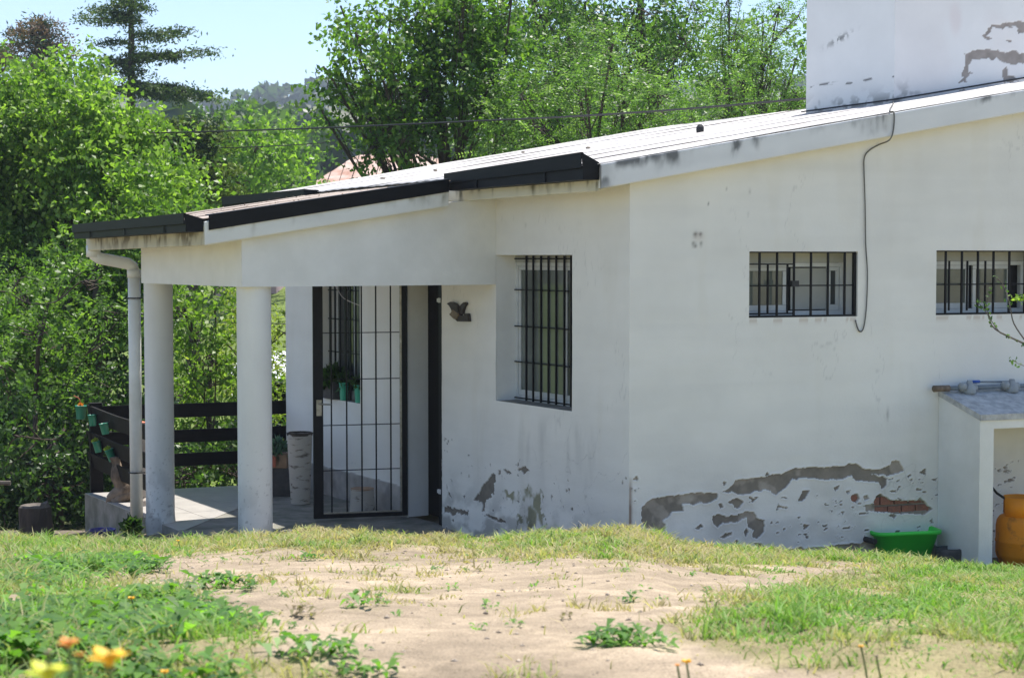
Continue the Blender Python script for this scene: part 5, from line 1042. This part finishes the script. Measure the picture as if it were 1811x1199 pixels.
# ------------------------------------------------------------------ things on the porch
def plant_tuft(name, parent, P, n, L, Wd, cols, seed, spread=.5, up=.8, mt='leaf'):
    rng = np.random.default_rng(seed); d = rng.normal(size=(n, 3))*spread+[0, 0, up]; d /= np.linalg.norm(d, axis=1, keepdims=True)
    c = np.array(P)+d*L*(.4+.9*rng.random((n, 1))); V, Q = leaves(c, d+rng.normal(size=(n, 3))*.3, L*(.6+.8*rng.random(n)), Wd, rng, .25)
    cc = np.array(cols[0])+(np.array(cols[1])-np.array(cols[0]))*rng.random((n, 1)); return npmesh(name, V, Q, M[mt], np.repeat(cc, 4, 0), parent)
def cup(x, y, wpx, hpx, D, tilt, label, plant=None):
    P = dpt(x, y, D); s = D/FPX; r = wpx*s/2; h = hpx*s; e = empty('hanging_pot', P, label, 'plant pot', 'green pots on the fence')
    m = MB(); m.lathe((0, 0, 0), [(r*.72, -h/2), (r*.78, -h/2+.004), (r*.98, h/2-.008), (r*1.05, h/2-.008), (r*1.05, h/2), (r*.92, h/2), (r*.86, h/2-.02), (r*.1, h/2-.02)], 22)
    rot = Matrix.Rotation(tilt, 3, 'Y'); m.v = [tuple(np.array(rot@Vector(v))+P) for v in m.v]; m.build('pot', M['pot'], e, True)
    tp_ = P+np.array(rot@Vector((0, 0, h/2-.012))); MB().lathe(tuple(tp_), [(r*.80, -.006), (r*.6, .003)], 14).build('soil', M['planter'], e)
    hk = MB().tube([tp_+[r*.9, 0, .0], tp_+[r*1.3, .02, .03], tp_+[r*1.7, .06, .01]], .003, 5).build('hook', M['black'], e)
    if plant == 'orange':
        plant_tuft('plant', e, tp_, 40, .03, .014, [(.55, .12, .03), (.7, .25, .05)], 5); MB().tube([tp_, tp_+[-.01, 0, .07], tp_+[-.025, 0, .09], tp_+[-.07, 0, .11]], .005, 6).build('stem', M['terracotta'], e)
    if plant == 'yellow': plant_tuft('plant', e, tp_+np.array([-.02, 0, 0]), 46, .032, .018, [(.25, .32, .03), (.55, .6, .12)], 6)
    return e
cup(143, 729, 20, 24, 16.9, 0.02, 'largest green hanging pot with orange succulent at the fence corner', 'orange')
cup(163.5, 743, 15, 20, 16.6, -.06, 'green hanging pot with no visible plant, on the upper rail next to the corner pot')
cup(185, 758, 16, 20, 16.25, -.18, 'green hanging pot without plant, upper rail, nearest the downpipe')
cup(172.5, 790, 15, 20, 16.5, -.2, 'green hanging pot with yellow succulent, left one of the middle rail', 'yellow')
cup(196, 805, 16, 22, 16.15, -.33, 'green hanging pot with yellow succulent, lower right near the downpipe', 'yellow')
# driftwood root
PD = zpt(212, 886, 0); m = MB(); s = 15.9/3000
def dw(pts, rr): m.tube(smooth_path([np.array([PD[0]+(x-212)*s, PD[1]+dy, (886-y)*s]) for x, y, dy in pts], 4), [np.interp(k, range(len(rr)), rr) for k in np.linspace(0, len(rr)-1, 4*(len(pts)-1)+1)], 10)
dw([(205, 806, .01), (207, 820, .01), (211, 838, 0), (218, 858, .02), (228, 880, .04)], [.045, .050, .065, .090, .095]); dw([(188, 887, -.03), (196, 882, -.03), (206, 874, -.01), (222, 866, .02), (240, 850, .05)], [.014, .042, .065, .10, .07]); dw([(200, 887, -.06), (216, 880, -.04), (236, 872, -.02)], [.03, .05, .05])
m.v = [tuple(np.array(v)+(.030*(vnoise(np.array(v[0]*22+v[1]*9), np.array(v[2]*14))-.5)+.018*(vnoise(np.array(v[0]*70), np.array(v[2]*30+v[1]*50))-.5))*np.array([1, .6, .25])) for v in m.v]
tag(m.build('driftwood', M['drift'], None, True), 'twisted brown driftwood root lying on the porch edge behind the downpipe', 'driftwood')
# totem between pipe and column
e = empty('painted_post', (-3.42, 15.75, 0), 'pale post with black blocks, glimpsed between downpipe and left column', 'post')
PT = dpt(250, 800, 15.8); m = MB(); m.lathe((PT[0], PT[1], 0), [(.045, 0.08), (.05, .3), (.045, .7)], 12); m.build('shaft', M['totem'], e)
MB().lathe((PT[0], PT[1], .70), [(.05, 0), (.055, .02), (.05, .08), (.02, .09)], 12).build('cap', M['terracotta'], e)
for z in (.14, .34, .52): MB().lathe((PT[0], PT[1], z), [(.052, 0), (.056, .01), (.056, .11), (.052, .12)], 4).build('block', M['rubber'], e)
MB().lathe((PT[0], PT[1], 0), [(.075, 0), (.075, .05), (.05, .075)], 12).build('foot', M['totem'], e)
# birch planter
bc = (-2.00, 15.93, 0); e = empty('log_planter', bc, 'hollow birch log planter with peeling pale bark, left of the gate', 'planter')
MB().lathe(bc, [(.088, 0), (.092, .05), (.10, .2), (.108, .4), (.118, .62), (.120, .66), (.108, .665), (.102, .655)], 28, wob=.012, cap=False).build('bark', M['birch'], e, True)
m = MB(); m.lathe(bc, [(.12, .645), (.125, .668), (.106, .675), (.104, .65)], 28, wob=.03, cap=False); m.build('rim', M['bark'], e)
MB().lathe(bc, [(.108, .60), (.106, .648), (.04, .640)], 20).build('core', M['cutwood'], e)
c2 = (-1.36, 15.32, 0); e = empty('birch_stump', c2, 'short birch stump on the porch floor behind the gate bars', 'stump')
MB().lathe(c2, [(.118, 0), (.115, .06), (.108, .15), (.106, .225)], 26, wob=.02, cap=False).build('bark', M['birch'], e, True); MB().lathe(c2, [(.107, .215), (.105, .228), (.03, .230)], 26, wob=.015).build('cut_face', M['cutwood'], e)
pbx = dpt(500, 880, 16.5); e = empty('planter_box', (pbx[0], pbx[1], 0), 'dark square planter box with blue-grey leafy plant beside the birch log', 'planter')
MB().wbox(pbx[0]-.20, pbx[0]+.09, 16.4, 16.7, .0, .27).build('box', M['planter'], e); MB().wbox(pbx[0]-.15, pbx[0]+.05, 16.42, 16.66, .271, .40).build('crate', M['cutwood'], e)
MB().wbox(pbx[0]-.13, pbx[0]-.05, 16.38, 16.415, .29, .39).build('card', M['terracotta'], e)
plant_tuft('plant', e, (pbx[0]-.05, 16.5, .42), 110, .11, .05, [(.06, .12, .10), (.16, .24, .22)], 8, 1.0, .7)
m = MB(); 
PS = dpt(63, 945, 14.3); zs = -.12; e = empty('tree_stump', (PS[0], PS[1], zs), 'weathered old tree stump standing alone at the left of the lawn', 'stump'); o_ = (PS[0], PS[1], zs)
MB().lathe(o_, [(.175, -.1), (.155, .05), (.137, .18), (.132, .33)], 26, wob=.05, cap=False).build('bark', M['bark'], e); MB().lathe(o_, [(.130, .325), (.115, .345), (.05, .335)], 26, wob=.04).build('cut_face', M['barkgrey'], e)
MB().hexa([(PS[0]+.06, PS[1]-.11, zs+.3), (PS[0]+.12, PS[1]-.07, zs+.3), (PS[0]+.11, PS[1]+.05, zs+.3), (PS[0]+.06, PS[1]+.06, zs+.3), (PS[0]+.07, PS[1]-.08, zs+.37), (PS[0]+.11, PS[1]-.06, zs+.36), (PS[0]+.10, PS[1]+.03, zs+.38), (PS[0]+.07, PS[1]+.03, zs+.36)]).build('splinter', M['barkgrey'], e)
PW = dpt(0, 852, 16); tag(MB().tube([(PW[0]-1.2, 16, PW[2]), (PW[0]+.10, 16, PW[2]-.01)], .022, 8).build('fence_pole', M['barkgrey']), 'end of a pale horizontal pole at the left edge in front of the dark bush', 'pole')
# pots on the porch window sill
def sillpot(s, r, h, mt, label, cols, n, L, off=.0, seed=1):
    P = np.array(FA(s, off, .948)); e = empty('sill_pot', P, label, 'plant pot', 'pots on the porch window sill')
    MB().lathe(tuple(P), [(r*.75, 0), (r*.8, .004), (r, h-.012), (r*1.08, h-.01), (r*1.08, h), (r*.8, h), (r*.2, h-.01)], 18).build('pot', M[mt], e, True)
    plant_tuft('plant', e, P+[0, 0, h], n, L, L*.45, cols, seed, .8, .8); return e
DG = [(.02, .05, .015), (.07, .13, .03)]
sillpot(4.47, .045, .17, 'mint', 'mint green pot on the sill nearest the gate hinge', DG, 120, .07, -.02, 3)
sillpot(4.80, .045, .17, 'mint', 'mint green pot on the sill next to the grey trough', DG, 120, .08, -.02, 4)
P = np.array(FA(5.0, 0, .948)); e = empty('trough_planter', P, 'grey trough with dark bushy plant on the porch window sill', 'planter')
MB().box(FA, 4.90, 5.20, -.09, .05, .948, 1.12).build('trough', M['planter'], e); plant_tuft('plant', e, np.array(FA(5.02, -.02, 1.12)), 420, .11, .05, DG, 9, 1.1, .7)
P = np.array(FA(5.16, .03, 1.13)); e = empty('white_dish', P, 'white dish with trailing dark plant beside the porch window', 'planter'); MB().lathe(tuple(np.array(FA(5.16, .03, 1.13))), [(.05, 0), (.09, .03), (.085, .035), (.02, .02)], 18).build('dish', M['white'], e); plant_tuft('plant', e, np.array(FA(5.14, .04, 1.14)), 120, .06, .04, DG, 10, 1.0, -.1)
tag(MB().tube(smooth_path([np.array(FA(4.95, .05, 2.12)), np.array(FA(4.75, .07, 2.02)), np.array(FA(4.62, .06, 1.93)), np.array(FA(4.3, .05, 1.87))], 4), .004, 5).build('dry_twig', M['totem']), 'thin pale dry twig hooked across the porch window bars', 'twig')

# ------------------------------------------------------------------ lawn
rng = np.random.default_rng(99)
def scatter(n, x0=-4.6, x1=4.6, y0=3.4, y1=12.9):
    y = np.sqrt(rng.random(n)*(y1**2-y0**2)+y0**2); x = (rng.random(n)*2-1)*(.345*y+.5); return x, y
x, y = scatter(560000); z = ground_z(x, y); px, py = proj(np.stack([x, y, z], -1)); sa = sand_amt(x, y)
patch = fbm(x*2.1+5, y*2.1+2, 4); clump = fbm(x*9, y*9, 3)
pr = (.16+.84*sstep(.38, .54, clump))*(.40+.60*sstep(.36, .54, patch))*(1-sa)**1.5+.006+.45*sstep(.56, .66, patch)*sstep(.54, .62, clump)*(sa > .3)
pr = np.where((px > 140) & (px < 310) & (y > 12.1), .1, pr)
k = rng.random(len(x)) < pr; x, y, z, px, py, sa, patch = [q[k] for q in (x, y, z, px, py, sa, patch)]; n = len(x)
H = (.020+.046*rng.random(n)**2)*np.where(sa > .5, .7, 1)*(.35+1.3*sstep(.3, .7, fbm(x*5+60, y*5, 3))); H = np.where((px < 330) & (rng.random(n) < .3), H*1.5, H)
az = rng.random(n)*6.283; lean = .25+1.0*rng.random(n); wd = (.0024+.0022*rng.random(n))*(y/8)**.5
d = np.stack([np.cos(az)*lean, np.sin(az)*lean, np.ones(n)], -1); d /= np.linalg.norm(d, axis=1, keepdims=True); P = np.stack([x, y, z-.003], -1)
az2 = rng.random(n)*6.283; sd = np.stack([np.cos(az2), np.sin(az2), np.zeros(n)], -1)*wd[:, None]
m1 = P+d*H[:, None]*.55; tip = P+d*H[:, None]*.95+np.stack([np.cos(az), np.sin(az), -.3*np.ones(n)], -1)*(H*.35)[:, None]
V = np.stack([P-sd, P+sd, m1+sd*.8, m1-sd*.8, tip], 1).reshape(-1, 3); b0 = np.arange(n)*5
Qd = np.stack([b0, b0+1, b0+2, b0+3], -1); T3 = np.stack([b0+3, b0+2, b0+4], -1)
dry = np.clip(sstep(.36, .62, fbm(x*3+30, y*3, 3))*.6+.10+.5*np.minimum(sa*2, 1)+.25*sstep(.5, .62, fbm(x*14, y*14, 2))+rng.normal(size=n)*.25-.22*(px > 1350)-.12*(px < 500)+.22*((py < 985) & (px > 450) & (px < 1500)), 0, 1)[:, None]
cg = np.array([.17, .32, .055])*(.7+.6*rng.random((n, 1))); cd = np.array([.46, .38, .22])*(.7+.5*rng.random((n, 1))); c = cg*(1-dry)+cd*dry
tag(npmesh('lawn_grass', V, Qd, M['grass'], np.repeat(c, 5, 0), None, T3), 'short patchy green and straw-coloured lawn grass', kind='stuff')
# pebbles and crumbs of soil
x, y = scatter(7000); z = ground_z(x, y); sa = sand_amt(x, y); k = sa > .5; x, y, z = x[k], y[k], z[k]; n = len(x); r = .0018+.009*rng.random(n)**4
oc = np.array([[1, 0, 0], [0, 1, 0], [-1, 0, 0], [0, -1, 0], [0, 0, .8], [0, 0, -.8]]); V = (np.stack([x, y, z], -1)[:, None]+oc[None]*r[:, None, None]*(.7+.6*rng.random((n, 6, 1)))).reshape(-1, 3)
tf = np.array([[0, 1, 4], [1, 2, 4], [2, 3, 4], [3, 0, 4], [1, 0, 5], [2, 1, 5], [3, 2, 5], [0, 3, 5]]); T = (np.arange(n)[:, None, None]*6+tf[None]).reshape(-1, 3)
c = np.array([.42, .35, .28])*(.55+.8*rng.random((n, 1))); tag(npmesh('gravel', V, None, M['soilcol'], np.repeat(c, 6, 0), None, T), 'small stones and soil crumbs on the bare sand', kind='stuff')
# leafy weeds
def weed_geo(P, n, L, rng, cols, up=.5):
    az = rng.random(n)*6.283; e = up*rng.random(n)+.1; d = np.stack([np.cos(az), np.sin(az), e*1.5], -1); d /= np.linalg.norm(d, axis=1, keepdims=True)
    ll = L*(.5+.7*rng.random(n)); st = P+rng.normal(size=(n, 3))*np.array([L*.7, L*.7, 0])*(.9 if n > 25 else .55)+np.array([0, 0, 1])*(rng.random(n)*L*.5)[:, None]
    sd = np.stack([-np.sin(az), np.cos(az), np.zeros(n)], -1)*(ll*.17)[:, None]; mid = st+d*ll[:, None]*.55; tip = st+d*ll[:, None]-np.array([0, 0, 1])*(ll*.25)[:, None]
    V = np.stack([st, mid-sd+[0, 0, .004], tip, mid+sd+[0, 0, .004]], 1).reshape(-1, 3)
    c = np.array(cols[0])+(np.array(cols[1])-np.array(cols[0]))*rng.random((n, 1)); return V, np.repeat(c, 4, 0)
WG = [(.06, .15, .025), (.18, .34, .05)]
def gpt(px_, py_):
    r = ray(px_, py_); t = 3.0
    for i in range(4000):
        P = CC+r*t
        if P[2] < ground_z(P[0], P[1]): break
        t += .004
    return P
weeds = [(385, 1040, 60, .07, 'large leafy weed clump on bare soil nearest the lawn edge, left of centre'), (440, 1040, 22, .06, 'small leafy weed just right of the large clump'), (325, 1050, 24, .06, 'greyish weed tuft just left of the large clump'), (632, 1072, 12, .055, 'small upright weed alone on the bare sand'), (527, 1092, 10, .045, 'tiny brownish weed on the sand left of the lone upright weed'), (1090, 1140, 75, .055, 'broad leafy weed spreading on the sand right of centre'), (1162, 1143, 18, .045, 'small weed tuft touching the broad weed on its right'),
         (545, 1160, 34, .06, 'tall dark weed at the bottom, left of centre'), (600, 1160, 22, .05, 'dark weed right of the tall one at the bottom'), (640, 1195, 26, .055, 'weed cut by the bottom edge beside the tall weed'), (848, 1010, 9, .035, 'small dry weed tuft on sand near the lawn edge'), (1120, 1065, 8, .035, 'tiny weed seedling in the middle of the sand'), (1000, 1095, 8, .03, 'tiny brown withered weed in the middle of the sand'), (25, 1165, 40, .08, 'broad weed in the bottom left corner'), (70, 1065, 22, .075, 'upright bright weed near the left edge'), (545, 992, 26, .05, 'low weed patch where sand meets the lawn'), (1250, 1055, 9, .035, 'small weed on the sand beside the right lawn')]
for i, (wx_, wy_, n, L, lb) in enumerate(weeds):
    P = gpt(wx_, wy_); rg_ = np.random.default_rng(200+i); V, c = weed_geo(P, int(n*1.5), L, rg_, [(.16, .12, .07), (.22, .20, .09)] if 'brown' in lb or 'dry' in lb else ([(.10, .15, .07), (.2, .27, .13)] if 'grey' in lb else WG))
    tag(npmesh('weed', V, np.arange(len(V)).reshape(-1, 4), M['leaf'], c), lb, 'weed', 'leafy weeds on the sand')
Vs = []; Cs = []; x, y = scatter(15000); z = ground_z(x, y); px, py = proj(np.stack([x, y, z], -1)); wreg = [[(-100, 1000), (230, 990), (300, 1010), (200, 1030), (-100, 1060)], [(-100, 1085), (100, 1075), (330, 1060), (420, 1100), (480, 1120), (440, 1160), (380, 1260), (-100, 1400)], [(1320, 1060), (1900, 1010), (1900, 1200), (1500, 1180), (1300, 1140)]]
cl = fbm(x*3.2+1, y*3.2, 4)
for j, (a1, a2, a3) in enumerate(zip(x, y, z)):
    if not (-60 < px[j] < 1870 and 950 < py[j] < 1260): continue
    reg = inpoly(px[j:j+1], py[j:j+1], wreg[0])[0] or inpoly(px[j:j+1], py[j:j+1], wreg[1])[0]; reg2 = inpoly(px[j:j+1], py[j:j+1], wreg[2])[0]
    if (reg and cl[j] > .40) or (reg2 and cl[j] > .55 and rng.random() < .25) or (rng.random() < .012):
        V, c = weed_geo(np.array([a1, a2, a3]), rng.integers(6, 12), (.045+.040*rng.random()) if reg else .03, rng, WG, .4); Vs.append(V); Cs.append(c*(.7+.5*rng.random()))
V = np.concatenate(Vs); tag(npmesh('ground_cover', V, np.arange(len(V)).reshape(-1, 4), M['leaf'], np.concatenate(Cs)), 'low creeping leafy weeds spread through the grass', kind='stuff')
# plants at the porch corner
P = zpt(232, 932, -.05); e = empty('corner_plant', P, 'dark green creeping plant at the foot of the downpipe', 'plant'); plant_tuft('foliage', e, P, 300, .07, .045, [(.02, .05, .015), (.07, .13, .03)], 12, 1.6, .5)
P = zpt(430, 935, .35); 
# flowers
def flower(x_, y_, D, r, label, mt='petal', np_=9, tilt=.9, blur=False, stem=.3):
    P = dpt(x_, y_, D); gz = float(ground_z(P[0], P[1])); e = empty('flower', (P[0], P[1], gz), label, 'flower', 'yellow and orange flowers in the grass')
    MB().tube(smooth_path([np.array([P[0]+.02, P[1], gz-.01]), np.array([P[0]+.01, P[1], (gz+P[2])/2]), P], 4), .0022, 5).build('stem', M['stemg'], e)
    for k_ in range(np_):
        t = k_*6.283/np_; d = Vector((math.cos(t), math.sin(t)*.8, .35+.2*math.sin(t*3))); s = Vector((-math.sin(t), math.cos(t), 0))*r*.34; c = Vector(P); d = d.normalized()*r
        MB().add([c, c+d*.55-s+Vector((0, 0, .001)), c+d, c+d*.55+s+Vector((0, 0, .001)), c-Vector((0, 0, .001)), c+d*.55-s-Vector((0, 0, .001)), c+d-Vector((0, 0, .001)), c+d*.55+s-Vector((0, 0, .001))], [(0, 1, 2, 3), (7, 6, 5, 4), (0, 4, 5, 1), (1, 5, 6, 2), (2, 6, 7, 3), (3, 7, 4, 0)]).build('petal', M[mt], e)
    MB().lathe(tuple(P), [(r*.2, -r*.25), (r*.28, 0), (r*.15, r*.15)], 8).build('centre', M[mt], e)
M['stemg'] = mat('stem_green', (.12, .18, .04), (.08, .12, .03), 10, .7)
M['petal_y'] = mat('lime_petal', (.55, .60, .03), (.5, .5, .02), 30, .6)
flower(1214, 1170, 3.2, .011, 'open yellow flower at the bottom edge right of centre')
flower(1198, 1176, 3.2, .006, 'closed orange bud beside the open yellow flower', 'petal_o', 6)
flower(1523, 1143, 3.5, .007, 'small yellow bud in the right-hand grass, the higher one', 'petal', 7)
flower(1550, 1160, 3.4, .005, 'faded yellowish bud just below the right-hand one', 'birdpale', 6)
flower(232, 1058, 4.8, .012, 'yellow flower in the weeds at the left, the highest one'); flower(300, 1108, 4.0, .008, 'tiny orange flower among the left weeds', 'petal_o', 6)
flower(291, 1188, 3.0, .009, 'yellow flower at the bottom edge near the left weeds'); flower(315, 956, 9.5, .012, 'yellow-orange flower head at the lawn edge below the left column', 'petal', 7)
flower(193, 1166, 1.5, .021, 'large blurred amber flower close to the lens, bottom left', 'petal', 5); flower(122, 1138, 1.55, .011, 'blurred orange flower close to the lens', 'petal_o', 5)
flower(140, 1158, 1.6, .006, 'small blurred salmon bud between amber and orange flowers', 'petal_o', 4); flower(84, 1192, 1.45, .021, 'blurred lime-yellow flower in the bottom left corner', 'petal_y', 5)
flower(86, 1155, 1.6, .005, 'blurred brown bud left of the orange flower', 'birdpale', 5)
# shrub reaching in from the right
sap = empty('young_shrub', (3.75, 10.9, 0), 'thin bare-stemmed shrub reaching in at the right edge before the window', 'shrub')
D = 10.9; m = MB(); tips = []
def tw(pts, r0, r1):
    q = smooth_path([dpt(a, b, D+(c if True else 0)) for a, b, c in pts], 4); m.tube(q, list(np.linspace(r0, r1, len(q))), 6); tips.append(q)
tw([(1960, 1010, 0), (1930, 800, 0), (1880, 640, 0), (1812, 608, 0), (1760, 582, .05), (1747, 556, .1), (1730, 535, .1)], .012, .002)
tw([(1815, 605, 0), (1793, 572, 0), (1786, 540, 0), (1775, 505, .1), (1760, 490, .1)], .005, .002)
tw([(1900, 680, 0), (1840, 655, 0), (1805, 645, 0), (1790, 636, 0)], .004, .0015)
tw([(1880, 640, 0), (1840, 575, 0), (1812, 535, 0), (1806, 525, 0)], .007, .002); tw([(1770, 590, .0), (1752, 565, .0), (1745, 540, 0), (1752, 510, 0)], .003, .001)
m.build('stems', M['barkgrey'], sap)
lp = np.array([p for q in tips for p in q[len(q)//2:]]); rg_ = np.random.default_rng(5); pick = lp[rg_.integers(0, len(lp), 90)]+rg_.normal(size=(90, 3))*.012; ex = dpt(1803, 528, D)+rg_.normal(size=(34, 3))*[.028, .02, .012]
cs = np.concatenate([pick, ex]); V, Q = leaves(cs, rg_.normal(size=cs.shape), .030, .018, rg_); cc = np.concatenate([np.tile([.06, .12, .03], (90, 1)), np.tile([.25, .36, .06], (34, 1))])
npmesh('leaves', V, Q, M['leaf'], np.repeat(cc, 4, 0), sap)

# ------------------------------------------------------------------ haze
hz_ = MB().wbox(-905, 905, -65, 1060, -25, 120); hm = bpy.data.materials.new('haze'); hm.use_nodes = True; hm.node_tree.nodes.clear()
pv = hm.node_tree.nodes.new('ShaderNodeVolumePrincipled'); pv.inputs['Color'].default_value = (.74, .85, 1, 1); pv.inputs['Density'].default_value = .00055; pv.inputs['Anisotropy'].default_value = .2
ou = hm.node_tree.nodes.new('ShaderNodeOutputMaterial'); hm.node_tree.links.new(pv.outputs[0], ou.inputs['Volume'])
tag(hz_.build('haze', hm), 'thin bluish air haze over the whole valley', kind='stuff')
